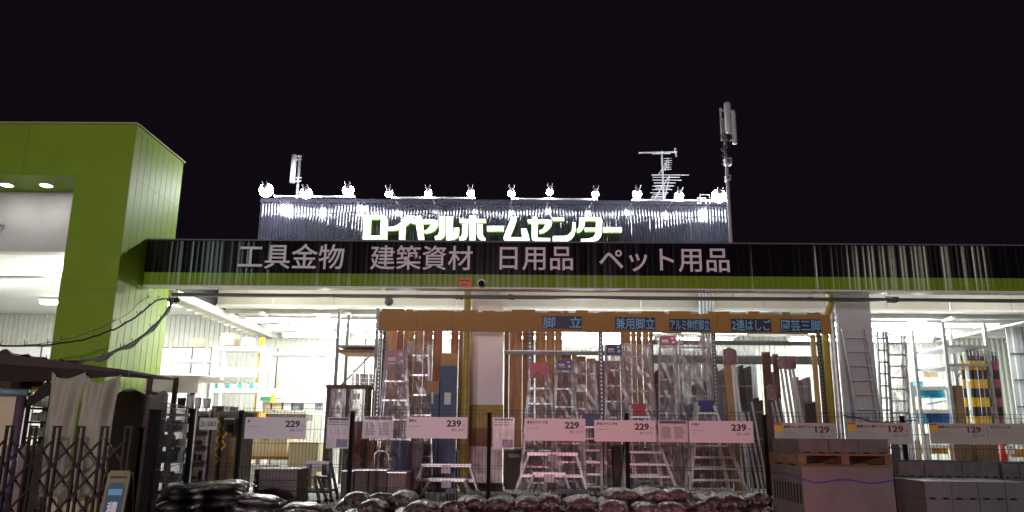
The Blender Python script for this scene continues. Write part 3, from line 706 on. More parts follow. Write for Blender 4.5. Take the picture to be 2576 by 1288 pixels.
for i, (a, c_, v0_, v1_) in enumerate(((1415, 1562, 886, 1160), (1110, 1130, 893, 1160))):
    x0, x1, z0, z1 = rect(a, v0_, c_, v1_, 18.62)
    m = M('timber')
    n = 5 if i == 0 else 1
    if i == 0:
        edges = [1415, 1441, 1452, 1478, 1500, 1562]
        for q in range(5):
            xa_, xb_ = PX(edges[q], 1000, 18.62), PX(edges[q+1]-(3 if q in (0, 2) else 0.6), 1000, 18.62)
            o = M('timber' if q % 2 else 'timber_red').box(xa_, xb_, 18.62, 18.8, SLAB, z1-0.05*q).build('timber_board')
            tag(o, f'shorter timber board beneath the broad glaring light, {ORD[q]} of five', 'board', 'timber boards standing on end')
    else:
        tag(m.box(x0, x1, 18.62, 18.8, SLAB, z1).build('timber_board'), 'shorter timber board beneath the bright gap left of the white column', 'board', 'timber boards standing on end')
# the bright lights seen through the gap of the boards
def panel_light(label, u0, v0, u1, v1, Y):
    x0, x1, z0, z1 = rect(u0, v0, u1, v1, Y)
    t = thing('hanging_light', label, 'ceiling light', ((x0+x1)/2, Y, z1))
    M('white_paint').box(x0, x1, Y+0.02, Y+0.08, z0, z1).build('housing', t)
    M('tube_light').box(x0+0.01, x1-0.01, Y, Y+0.018, z0+0.01, z1-0.01).build('diffuser', t)
    M('steel').tube([(x0+0.05, Y+0.05, z1), (x0+0.05, Y+0.05, 4.45)], 0.012, 6).build('hanger', t)
panel_light('broad glaring light seen over the shorter boards, below the orange board', 1417, 834, 1497, 872, 19.4)
panel_light('glaring light right of the broad one, partly behind the tall ladder', 1500, 834, 1560, 868, 19.45)
panel_light('narrow glaring light in the gap between boards left of the white column', 1113, 836, 1128, 868, 19.4)
# horizontal rack beams in the second bay
for i, (a, c_, v, Y, h) in enumerate(((1268, 1530, 887, 17.95, 0.10), (1640, 2090, 862, 18.4, 0.11), (1640, 2075, 905, 18.2, 0.20), (1268, 1640, 1132, 17.9, 0.10))):
    x0, x1 = PX(a, v, Y), PX(c_, v, Y); z = PZ((a+c_)/2, v, Y)
    o = M('rack_grey').box(x0, x1, Y, Y+0.06, z-h/2, z+h/2).use('steel').box(x0, x1, Y-0.003, Y-0.001, z+h/2-0.02, z+h/2-0.01).build('rack_beam')
    tag(o, ['steel beam across the boards right of the white column', 'upper dark steel beam below the right half of the orange board', 'lower thick dark steel beam behind the poles', 'low steel beam across the foot of the boards'][i], 'beam')
DG = [(1640, 1662, 930, 0), (1664, 1700, 915, 1), (1703, 1742, 1010, 2), (1744, 1790, 960, 0), (1808, 1838, 925, 2), (1866, 1900, 918, 0), (1902, 1924, 1000, 1), (1944, 1962, 935, 0), (2012, 2050, 948, 2)]  # dark goods added as a backdrop to keep this half of the bay dim
for i, (a, c_, v, k) in enumerate(DG):
    Y = 18.9+0.05*(i % 3); x0, x1 = PX(a, 1080, Y), PX(c_, 1080, Y); z = PZ((a+c_)/2, v, Y)
    t = thing('backdrop_goods', f'dark goods added as backdrop behind the ladders and poles, {ORD[i]} of nine', 'goods', ((x0+x1)/2, Y, SLAB), 'dark backdrop goods behind the ladders')
    mb = M(['goods_dark', 'dark_brown', 'goods_mauve'][k]); n_ = 5
    for q in range(n_):
        w_ = (x1-x0)/n_; mb.box(x0+q*w_, x0+(q+0.93)*w_, Y+0.012*(q % 2), Y+0.25, SLAB, z-0.03*((q*7+i) % 4))
    mb.build('body', t)
    zz = SLAB+0.5; mb = M('ink_grey')
    while zz < z-0.2: mb.box(x0-0.004, x1+0.004, Y-0.006, Y-0.002, zz, zz+0.03); zz += 0.62
    mb.build('strap', t)
for i, (a, c_, v, k) in enumerate(((1062, 1100, 1120, 1), (1103, 1150, 1132, 0), (1270, 1316, 1128, 1), (1319, 1372, 1118, 0), (1376, 1430, 1124, 2), (1434, 1490, 1116, 0), (1494, 1552, 1122, 1), (1556, 1610, 1118, 0), (1614, 1668, 1126, 2))):  # crates put in to darken the foot of the boards
    Y = 17.75+0.04*(i % 2); x0, x1 = PX(a, 1180, Y), PX(c_, 1180, Y); z = PZ((a+c_)/2, v, Y)
    t = thing('backdrop_crate', f'added dark backdrop crate at the foot of the boards, {ORD[i]} of nine', 'crate', ((x0+x1)/2, Y, SLAB), 'dark backdrop crates at the foot of the boards')
    M(['goods_dark', 'dark_brown', 'goods_mauve'][k]).box(x0, x1, Y, Y+0.35, SLAB, z-0.04).build('body', t)
    M('rack_grey').box(x0-0.008, x1+0.008, Y-0.008, Y+0.358, z-0.039, z).build('rim', t)
    M('goods_grey').box(x0+0.08, x1-0.08, Y-0.006, Y-0.001, z-0.2, z-0.12).build('label_strip', t)
# pale ribbed lining right of the boards
x0, x1 = PX(1640, 950, 20.5), PX(1905, 950, 20.5)
o = M('grey_wall').ribs(x0, x1, SLAB, 3.75, 20.5, 0.12, 0.03, 'trap').build('partition_wall'); tag(o, 'grey ribbed partition wall behind the ladders and poles', 'wall')

# ---- yellow pipes
x = PX(1172, 950, 16.5)
m = M('pipe_yellow').tube([(x, 16.5, SLAB), (x, 16.5, 5.05)], 0.082, 14)
for zz in (1.0, 2.4, 3.9): m.tube([(x, 16.5, zz), (x, 16.5, zz+0.05)], 0.092, 14)
tag(m.build('yellow_pipe', smooth=False), 'vertical yellow downpipe in front of the white column', 'pipe')
Yp = 16.6
pts = [(PX(2094, 742, Yp), Yp, PZ(2094, 742, Yp)), (PX(2092, 762, Yp), Yp, PZ(2092, 762, Yp)), (PX(2083, 788, Yp), Yp+0.05, PZ(2083, 788, Yp)), (PX(2078, 815, Yp), Yp+0.1, PZ(2078, 815, Yp)), (PX(2078, 815, Yp), Yp+0.1, SLAB)]
tag(M('pipe_yellow').tube(pts, 0.075, 12).build('yellow_pipe', smooth=True), 'yellow downpipe with a bend at the right end of the orange board', 'pipe')

# ---- orange board with ladder names
x0, x1 = PX(953, 807, 16.4), PX(2091, 820, 16.4); z0, z1 = 3.665, 4.075
t = thing('ladder_sign_board', 'long orange board with blue Japanese product names above the ladders', 'sign', ((x0+x1)/2, 16.4, z0))
m = M('banner_orange'); n = 12
for k in range(n):
    a = x0+(x1-x0)*k/n; c_ = x0+(x1-x0)*(k+1)/n
    m.box(a+0.002, c_-0.002, 16.4, 16.44, z0, z1+(0.0 if k > 3 else 0.02*(k % 2)))
m.build('board', t)
M('white_paint').box(x0, x1, 16.443, 16.46, z0, z1-0.002).build('backing', t)  # unseen white back, added to keep orange bounce off the beam
rnd = random.Random(2)
m = M('banner_orange').box(x0+0.02, x1-0.02, 16.462, 16.47, z1-0.05, z1+0.012)
xx = x0+0.05
while xx < x1-0.3:
    w = rnd.uniform(0.1, 0.5); m.box(xx, xx+w, 16.42, 16.6, z1+0.003, z1+rnd.uniform(0.02, 0.07)); xx += w+rnd.uniform(0.02, 0.5)
m.build('torn_edge', t)
for s, r in (('脚　立', (1366, 796, 1463, 826)), ('兼用脚立', (1549, 799, 1647, 829)), ('アルミ伸縮脚立', (1686, 803, 1785, 832)), ('2連はしご', (1841, 803, 1939, 833)), ('園芸三脚', (1965, 804, 2063, 834))):
    a, c_, e, f = rect(*r, 16.38)
    pl = M('sign_navy').box(a-0.012, c_+0.012, 16.385, 16.399, e-0.006, f+0.008).build('name_plate', t)
    m = M('sign_blue'); text_into(m, s, a, c_, e+0.005, f-0.005, 16.383, 0.006, 0.012)
    tx = m.build('lettering', t)

# ================================================================== LADDERS
def ladder(label, tl, tr, vt, bl, br, vb, Y, card=None, film='film', nr=8, lean=0.25, zb_=None, group='film wrapped ladders under the orange board', cat='ladder', rail='alu', double=True, cardh=28, cardtext=None):
    zt_ = PZ((tl+tr)/2, vt, Y); zB = SLAB if zb_ is None else zb_
    xa_, xb_ = PX(tl, vt, Y), PX(tr, vt, Y); xc_, xd_ = PX(bl, vb, Y), PX(br, vb, Y); zref = PZ((bl+br)/2, vb, Y)
    f = (zt_-zB)/(zt_-zref); xc_ = xa_+(xc_-xa_)*f; xd_ = xb_+(xd_-xb_)*f
    t = thing('step_ladder', label, cat, ((xc_+xd_)/2, Y, zB), group)
    for s in ((0, 1) if double else (0,)):
        dy0, dy1 = (0, 0) if s == 0 else (0.07, 0.16)
        q = 0 if s == 0 else 0.03
        for (p0, p1) in (((xa_+q, zt_), (xc_+q, zB)), ((xb_-q, zt_), (xd_-q, zB))):
            M(rail).bar((p0[0], Y+lean+dy0, p0[1]), (p1[0], Y+dy1, p1[1]), 0.028, 0.06).build('rail', t)
    for k in range(nr):
        fr = (k+0.6)/(nr+0.3); z = zt_+(zB-zt_)*fr; x0_ = xa_+(xc_-xa_)*fr; x1_ = xb_+(xd_-xb_)*fr; y = Y+lean*(1-fr)
        M(rail).box(x0_+0.015, x1_-0.015, y-0.045, y+0.045, z-0.02, z+0.012).build('rung', t)
    if film:
        rr = random.Random(int(tl))
        def fn(a, c_):
            fr = c_; z = zt_+0.03+(zB+0.02-zt_)*fr
            xl_ = xa_+(xc_-xa_)*fr-0.03; xr_ = xb_+(xd_-xb_)*fr+0.03
            return (xl_+(xr_-xl_)*a+rr.uniform(-0.008, 0.008)*(0.2 < a < 0.8), Y+lean*(1-fr)-0.06-0.02*sin(a*pi)+rr.uniform(-0.014, 0.014), z+rr.uniform(-0.012, 0.012)*(1 if c_ == 0 else 0.3)+(0.05*(abs(a-0.5)*2)**2 if c_ == 0 else 0))
        M(film).grid(fn, 7, 22).build('plastic_film', t)
        def fn2(a, c_):
            fr = c_; z = zt_+(zB+0.02-zt_)*fr; xr_ = xb_+(xd_-xb_)*fr+0.03
            return (xr_+rr.uniform(0, 0.006), Y+lean*(1-fr)-0.06+0.26*a, z)
        M(film).grid(fn2, 2, 14).build('plastic_film', t)
    if card:
        h = PZ(tl, vt, Y)-PZ(tl, vt+cardh, Y); w = xb_-xa_
        cc = M(card).box(xa_+0.0, xb_-0.0, Y+lean-0.105, Y+lean-0.085, zt_-h, zt_+0.02).build('label_card', t)
        m = M('tape_white' if card != 'card_red' else 'card_pink'); m.box(xa_+w*0.12, xa_+w*0.5, Y+lean-0.108, Y+lean-0.106, zt_-h*0.55, zt_-h*0.35); m.box(xa_+w*0.12, xa_+w*0.55, Y+lean-0.108, Y+lean-0.106, zt_-h*0.72, zt_-h*0.66)
        m.box(xa_+w*0.68, xa_+w*0.85, Y+lean-0.108, Y+lean-0.106, zt_-h*0.3, zt_-h*0.1); m.box(xa_+w*0.72, xa_+w*0.9, Y+lean-0.108, Y+lean-0.106, zt_-h*0.75, zt_-h*0.5)
        m.build('print', cc) if False else m.build('print', t)
    return t
ladder('film wrapped ladder with a dark red and pink card, leftmost under the orange board', 968, 1018, 881, 950, 1030, 1100, 16.3, 'card_pink', 'film_dense', 7, cardh=46)
ladder('brown film wrapped ladder beside the leftmost ladder with a pink card', 1024, 1076, 862, 1012, 1084, 1100, 16.7, None, 'film', 7)
ladder('film wrapped ladder with a red card right of the white column', 1334, 1379, 914, 1318, 1402, 1100, 16.5, 'card_red', 'film', 8, cardh=36)
ladder('film wrapped ladder with a dark blue card, just left of the bag topped one', 1402, 1440, 905, 1390, 1458, 1100, 16.5, 'card_blue', 'film', 7, cardh=24)
ladder('ladder in a clear bag gathered at the top, beneath the broad glaring light', 1450, 1500, 912, 1444, 1508, 1100, 16.6, None, 'film_dense', 7)
ladder('tall ladder with a blue card touching the glaring light', 1527, 1566, 866, 1524, 1590, 1100, 16.4, 'card_blue', 'film', 9, cardh=25)
ladder('wide film bagged ladder right of the tall ladder with a blue card', 1577, 1640, 868, 1590, 1655, 1100, 16.7, None, 'film_dense', 8, lean=0.3)
ladder('tall film wrapped ladder with a dark card just below the orange board', 1663, 1704, 845, 1660, 1712, 1100, 16.6, 'card_pink', 'film_dense', 9, cardh=22)
ladder('broadest film wrapped ladder with bright reflections, right of the one with a dark card', 1716, 1792, 845, 1722, 1796, 1100, 16.8, None, 'film', 9, lean=0.35)
# long extension ladders beside the grey column
ladder('long bare extension ladder leaning on the grey column', 2136, 2196, 822, 2166, 2226, 1050, 16.75, None, None, 11, lean=0.4, group='extension ladders by the grey column', double=True, rail='galv')
ladder('steel extension ladder standing just right of the grey column', 2240, 2282, 845, 2248, 2290, 1050, 17.6, None, 'film', 13, lean=0.15, group='extension ladders by the grey column', rail='alu')
ladder('dark narrow extension ladder between the grey column and the steel one', 2214, 2236, 832, 2222, 2246, 1050, 17.5, None, None, 13, lean=0.15, group='extension ladders by the grey column', rail='alu_dark')
# bundles of poles
def pole_bundle(label, poles, Y, cap=None, capm='card_pink', group='bundled poles right of the ladders'):
    us = [p[0] for p in poles]
    t = thing('pole_ladder', label, 'ladder', (PX(sum(us)/len(us), 1100, Y), Y, SLAB), group)
    for (ut, vt, ub, vb, w, m_) in poles:
        xa_, za = P(ut, vt, Y); xb_, zb2 = P(ub, vb, Y); f = (za-SLAB)/(za-zb2); xb_ = xa_+(xb_-xa_)*f
        M(m_).bar((xa_, Y+0.25, za), (xb_, Y, SLAB), w, 0.045).build('pole', t)
    if cap:
        x0_, x1_, z0_, z1_ = rect(*cap, Y)
        def fn(a, c_):
            th = a*2*pi; ct, st_ = cos(th), sin(th); k = (abs(ct)**5+abs(st_)**5)**-0.2; r = min(1.0, 0.80+c_*1.2)*(1-0.12*max(0, c_-0.7)/0.3); rq = 0.0 if c_ == 0 else r
            return ((x0_+x1_)/2+(x1_-x0_)/2*rq*ct*k+0.006*sin(a*40+c_*9), Y+0.22+0.07*rq*st_*k, z1_-(z1_-z0_)*c_+0.012*sin(a*25))
        M(capm).grid(fn, 24, 7).build('wrapped_cap', t, smooth=True)
    return t
pole_bundle('bundle of pole legs with a pinkish wrapped top, right of the dark upright', [(1854, 905, 1874, 1110, 0.045, 'alu_bright'), (1846, 905, 1862, 1110, 0.04, 'alu_bright'), (1836, 905, 1850, 1110, 0.15, 'cardboard'), (1866, 1000, 1880, 1110, 0.035, 'alu_bright')], 16.5, (1826, 872, 1860, 915), 'cap_mauve')
pole_bundle('fan of silver tripod legs under a dull red wrapped cap', [(1974, 922, 1990, 1060, 0.04, 'antenna_white'), (1984, 920, 2002, 1060, 0.045, 'alu'), (1995, 918, 2013, 1060, 0.045, 'antenna_white'), (2004, 918, 2024, 1060, 0.045, 'antenna_white')], 16.4, (1965, 894, 2011, 926), 'cap_mauve')
pole_bundle('short silver tripod legs in front of the red capped fan', [(1950, 1010, 1962, 1085, 0.035, 'alu'), (1960, 1005, 1974, 1085, 0.035, 'antenna_white'), (1970, 1000, 1984, 1085, 0.035, 'alu')], 16.2, (1938, 965, 1962, 1005), 'cap_mauve')
pole_bundle('silver legs standing behind the second price sign from the right block signs', [(1878, 1035, 1890, 1110, 0.04, 'antenna_white'), (1890, 1035, 1902, 1110, 0.04, 'alu'), (1900, 1010, 1914, 1110, 0.035, 'antenna_white')], 16.1)
for i, (a, c_, v, Y, m_, lab) in enumerate(((1923, 1943, 885, 16.7, 'timber_dark', 'flat brown board standing between the pole bundles'), (1950, 1964, 890, 17.2, 'timber_dark', 'narrow dark board behind the red capped legs'),
        (2050, 2062, 842, 17.0, 'timber_pale', 'pale timber plank at the right end of the orange board, left one'), (2066, 2083, 842, 17.1, 'timber_pale', 'pale timber plank at the right end of the orange board, right one'), (2022, 2048, 1010, 17.0, 'dark_brown', 'dark box stack right of the red capped legs'))):
    x0, x1 = PX(a, 980, Y), PX(c_, 980, Y); z = PZ(a, v, Y)
    o = M(m_).box(x0, x1, Y, Y+0.05, SLAB, z).use('steel').box(x0, x1, Y-0.002, Y-0.001, z-0.03, z-0.02).build('standing_board'); tag(o, lab, 'board')
# blue boxed planks
for (a, c_, v, Y, lab) in ((1106, 1148, 888, 16.9, 'tall blue carton with a brown top, standing by the yellow pipe'), (1073, 1104, 958, 16.8, 'shorter blue carton left of the tall blue one')):
    x0, x1 = PX(a, 1000, Y), PX(c_, 1000, Y); z = PZ(a, v, Y)
    t = thing('plank_carton', lab, 'carton', ((x0+x1)/2, Y, SLAB)); h = 0.28
    M('blue_box').box(x0, x1, Y, Y+0.2, SLAB, z-h).build('body', t); M('cardboard').box(x0, x1, Y, Y+0.2, z-h+0.002, z).build('top_flap', t)
    M('tape_white').box(x0+0.1, x1-0.12, Y-0.003, Y-0.001, 2.15, 2.4).build('paper_label', t)

# free standing step ladders
def trestle(label, tu0, tu1, vt, bu0, bu1, vb, Y, steps=((0.5,),), matn='alu_bright', dep=0.5, zB=SLAB, boardh=0.05, stepfr=(0.5,)):
    x0, x1 = PX(tu0, vt, Y), PX(tu1, vt, Y); zt_ = PZ((tu0+tu1)/2, vt, Y)
    xa_, xb_ = PX(bu0, vb, Y), PX(bu1, vb, Y)
    t = thing('work_platform', label, 'work platform', ((x0+x1)/2, Y, zB))
    M(matn).box(x0, x1, Y-0.14, Y+0.14, zt_-boardh, zt_).build('deck', t)
    m = M('alu_dark')
    for k in range(6): m.box(x0+0.02, x1-0.02, Y-0.13+k*0.045, Y-0.12+k*0.045, zt_+0.001, zt_+0.004)
    m.build('tread', t)
    for s, yy in ((-1, Y-dep/2), (1, Y+dep/2)):
        for (p, q) in ((x0+0.02, xa_), (x1-0.02, xb_)):
            M(matn).bar((p, Y+s*0.12, zt_-boardh), (q, yy, zB+0.05), 0.04, 0.07).build('leg', t)
            M('black_rubber').box(q-0.03, q+0.03, yy-0.04, yy+0.04, zB, zB+0.05).build('foot', t)
        for fr in stepfr:
            z = zt_+(zB-zt_)*fr; a = x0+(xa_-x0)*fr; c_ = x1+(xb_-x1)*fr; y = Y+s*(0.12+(dep/2-0.12)*fr)
            M(matn).box(a+0.02, c_-0.02, y-0.05, y+0.05, z-0.02, z+0.02).build('step', t)
    M('sign_white').box((x0+x1)/2-0.09, (x0+x1)/2+0.09, Y-0.155, Y-0.145, zt_-0.17, zt_-0.03).build('price_tag', t)
    return t
trestle('silver work platform, larger of the two behind the left bags', 1062, 1186, 1167, 1040, 1205, 1236, 15.6)
trestle('silver work platform, smaller one in front of the larger behind the left bags', 1078, 1172, 1203, 1060, 1186, 1246, 14.9, stepfr=())
trestle('silver work platform catching red light right of the white column', 1326, 1452, 1138, 1292, 1478, 1244, 15.2, stepfr=(0.5,), boardh=0.06)
trestle('lower silver work platform beneath the red lit one', 1340, 1422, 1188, 1318, 1440, 1246, 14.7, stepfr=())
trestle('small dark step stool at the right of the brown stack', 776, 832, 1161, 762, 842, 1250, 14.4, matn='alu_dark', stepfr=(0.4, 0.75))
trestle('lower white step stool in front of the dark stool', 752, 800, 1197, 745, 812, 1260, 14.0, matn='alu', stepfr=(0.5,))
def aframe(label, uc, vt, bu0, bu1, vb, Y, wtop, card, nst=7):
    xt, zt_ = P(uc, vt, Y); xa_, xb_ = PX(bu0, vb, Y), PX(bu1, vb, Y); w = wtop/2; zB = SLAB; f = (zt_-zB)/(zt_-PZ(uc, vb, Y))
    xa_ = xt-w+(xa_-xt+w)*f; xb_ = xt+w+(xb_-xt-w)*f
    t = thing('step_ladder', label, 'step ladder', (xt, Y, zB), 'open step ladders in front of the boards')
    M('alu_bright').box(xt-w, xt+w, Y-0.1, Y+0.1, zt_-0.04, zt_).build('top_cap', t)
    for s, g_ in ((-1, 1.0), (1, 0.8)):
        for (p, q) in ((xt-w+0.02, xa_), (xt+w-0.02, xb_)):
            q2 = xt+(q-xt)*g_
            M('alu_bright').bar((p, Y+s*0.08, zt_-0.04), (q2, Y+s*0.45, zB), 0.055, 0.085).build('rail', t)
        for k in range(nst):
            fr = (k+1)/(nst+1); z = zt_+(zB-zt_)*fr; a = xt-w+(xa_-xt+w)*fr*g_; c_ = xt+w+(xb_-xt-w)*fr*g_; y = Y+s*(0.08+0.37*fr)
            if s < 0 or k % 2: M('alu_bright').box(a+0.02, c_-0.02, y-0.04, y+0.04, z-0.025, z+0.01).build('step', t)
    M(card).box(xt-w*0.95, xt+w*0.95, Y-0.13, Y-0.11, zt_-0.2, zt_+0.03).build('label_card', t)
    return t
aframe('open step ladder with a red card on top, lit red behind the fifth price sign', 1604, 1020, 1562, 1694, 1236, 15.4, 0.30, 'card_red')
aframe('tall open step ladder with a blue card behind the 239 sign at the right', 1772, 1012, 1722, 1866, 1240, 15.1, 0.32, 'card_blue', 8)
aframe('folded dark step ladder with a blue card between the price signs', 1486, 1045, 1470, 1508, 1230, 15.9, 0.40, 'card_blue', 6)
for i, (u0, u1, v0_, ub0, ub1) in enumerate(((1276, 1284, 1115, 1290, 1300), (1566, 1572, 1130, 1576, 1586))):
    pass

# ================================================================== FENCE AND PRICE SIGNS
YFN = 11.5; FT = 1.865; FB = 0.42
posts = [PX(598, 1130, YFN), -2.40, -0.40, 1.60, 3.60, 5.60, 7.60]
for i, x in enumerate(posts):
    t = thing('fence_post', f'dark square post of the mesh fence, {ORD[i]}', 'fence post', (x, YFN, SLAB), 'posts of the mesh fence')
    M('fence_dark').box(x-0.028, x+0.028, YFN, YFN+0.05, 0.0, FT-0.05).build('shaft', t)
    M('fence_dark').box(x-0.033, x+0.033, YFN-0.004, YFN+0.054, FT-0.048, FT-0.03).build('cap', t)
def mesh_panel(label, p0, p1, z0=FB, z1=FT, pitch=0.05, group='mesh panels of the fence'):
    a = Vector((p0[0], p0[1], 0)); b = Vector((p1[0], p1[1], 0)); L = (b-a).length; d = (b-a)/L
    m = M('wire_dark'); n = int(L/pitch)
    for k in range(n+1):
        q = a+d*(L*k/n); m.bar((q.x, q.y, z0), (q.x, q.y, z1), 0.0042)
    for z in (z0, z0+0.05, z0+0.35, z0+0.62, z0+0.66, z0+0.95, z0+1.15, z1-0.055, z1):
        m.bar((a.x, a.y-0.005, z), (b.x, b.y-0.005, z), 0.006, 0.006)
    return tag(m.build('mesh_fence_panel'), label, 'fence', group)
allp = posts+[9.6]
for i in range(len(allp)-1):
    mesh_panel(f'wire mesh fence panel, {ORD[i]} of those hung between the dark posts', (allp[i]+0.04, YFN-0.01), (allp[i+1]-0.04, YFN-0.01))
def price_sign(label, u0, v0, u1, v1, price, name, sub, m='sign_white', tagp=False, Y=11.44, ink='ink', cat='price sign'):
    x0, x1, z0, z1 = rect(u0, v0, u1, v1, Y); w = x1-x0; h = z1-z0
    t = thing('price_sign', label, cat, ((x0+x1)/2, Y, z0), 'price signs hung on the mesh fence')
    M(m).box(x0, x1, Y, Y+0.012, z0, z1).build('panel', t)
    yy = Y-0.001
    b_ = M(ink); text_into(b_, price, x0+w*0.66, x0+w*0.895, z1-h*0.46, z1-h*0.14, yy, 0.002, 0.035); b_.build('price', t)
    b_ = M('ink_grey'); text_into(b_, '円', x0+w*0.915, x0+w*0.965, z1-h*0.46, z1-h*0.32, yy, 0.002)
    text_into(b_, sub, x0+w*0.74, x0+w*0.95, z1-h*0.66, z1-h*0.52, yy, 0.002, 0.01); b_.build('tax_price', t)
    nx = x0+w*(0.04 if not tagp else 0.15)
    b_ = M(ink); text_into(b_, name, nx, nx+w*0.042*len(name), z1-h*0.24, z1-h*0.11, yy, 0.002, 0.03); b_.build('name', t)
    b_ = M('ink_grey'); rnd = random.Random(int(u0))
    for k in range(7): b_.box(nx+k*w*0.028, nx+k*w*0.028+w*0.018, yy-0.001, yy, z1-h*0.46, z1-h*0.43)
    for k in range(2): b_.box(nx+k*w*0.028, nx+k*w*0.028+w*0.018, yy-0.001, yy, z1-h*0.58, z1-h*0.56)
    b_.build('small_print', t)
    if tagp:
        M('tag_yellow').box(x0+0.005, x0+w*0.13, yy-0.002, yy, z1-h*0.42, z1-h*0.10).build('yellow_tag', t)
        M('tag_red').box(x0+0.004, x0+w*0.131, yy-0.002, yy, z1-h*0.098, z1-h*0.01).build('red_tag', t)
    return t
price_sign('blank looking 229 price sign above the cardboard, leftmost of the row', 616, 1050, 770, 1104, '229', '砂', '税込 251円')
price_sign('239 price sign left of the white column reading 真砂土', 1022, 1049, 1176, 1103, '239', '真砂土', '税込 262円')
price_sign('229 price sign for small gravel, right of the white column', 1320, 1053, 1473, 1109, '229', '砕石バラス 小粒', '税込 251円')
price_sign('229 price sign for coarse gravel, left of the glossy red lit poster', 1495, 1057, 1649, 1111, '229', '砕石バラス 大粒', '税込 251円')
price_sign('239 price sign right of the glossy red lit poster', 1734, 1059, 1895, 1114, '239', '植替材', '税込 262円')
price_sign('129 price sign with yellow tag, partly behind the raised block pallet', 1949, 1064, 2104, 1119, '129', '重量10cm 基本ブロック', '税込 141円', 'sign_cream', True, ink='ink_red')
price_sign('129 price sign with yellow tag, just right of the raised block pallet', 2133, 1063, 2290, 1117, '129', '重量10cm 横筋ブロック', '税込 141円', 'sign_cream', True, ink='ink_red')
price_sign('129 price sign with yellow tag before the striped poles', 2340, 1065, 2484, 1117, '129', '重量10cm 角ブロック', '税込 141円', 'sign_cream', True, ink='ink_red')
price_sign('cream price sign for cement bricks at the right edge', 2486, 1066, 2660, 1118, '99', 'セメントレンガ', '税込 108円', 'sign_cream', ink='ink')
def poster(label, u0, v0, u1, v1, kind, m='sign_white', Y=11.42):
    x0, x1, z0, z1 = rect(u0, v0, u1, v1, Y); w = x1-x0; h = z1-z0; yy = Y-0.001; r = random.Random(int(u0))
    t = thing('poster', label, 'poster', ((x0+x1)/2, Y, z0), 'posters on the mesh fence')
    M(m).box(x0, x1, Y, Y+0.006, z0, z1).build('sheet', t)
    M('ink').box(x0+w*0.05, x1-w*0.04, yy-0.001, yy, z1-h*(0.09 if kind == 'tall' else 0.14), z1-h*0.025).build('heading_bar', t)
    b_ = M('ink_grey')
    if kind == 'tall':
        for k in range(2):
            for j in range(8): b_.box(x0+w*(0.07+j*0.11), x0+w*(0.07+j*0.11+r.uniform(0.06, 0.1)), yy-0.001, yy, z1-h*(0.17+k*0.08), z1-h*(0.13+k*0.08))
        for k in range(3):
            for j in range(6): b_.box(x0+w*(0.1+j*0.13), x0+w*(0.1+j*0.13+r.uniform(0.04, 0.1)), yy-0.001, yy, z1-h*(0.42+k*0.06), z1-h*(0.405+k*0.06))
        M('card_blue').box(x0+w*0.45, x1-w*0.05, yy-0.001, yy, z0+h*0.04, z0+h*0.3).build('blue_picture', t)
    else:
        for q in range(2):
            xq = x0+w*(0.08+q*0.45)
            for k in range(7): b_.box(xq+w*0.02, xq+w*r.uniform(0.28, 0.36), yy-0.001, yy, z0+h*(0.22+k*0.075), z0+h*(0.25+k*0.075+0.012))
            b_.box(xq, xq+w*0.36, yy-0.001, yy, z0+h*0.16, z0+h*0.185)
    b_.build('small_print', t)
    x0 -= 0.012; x1 += 0.012
    M('sleeve').box(x0, x1, Y-0.012, Y-0.010, z0-0.02, z1+0.01).build('plastic_sleeve', t)
poster('tall poster with a blue picture, on the fence before the brown display case', 822, 1050, 878, 1128, 'tall')
poster('landscape poster with two small pictures, left of the 239 sign for 真砂土', 912, 1048, 988, 1103, 'wide')
poster('tall poster with a blue picture, hung in front of the white column', 1240, 1051, 1293, 1129, 'tall')
poster('glossy red lit landscape poster between two price signs', 1656, 1058, 1730, 1112, 'wide', 'sign_white', 11.40)

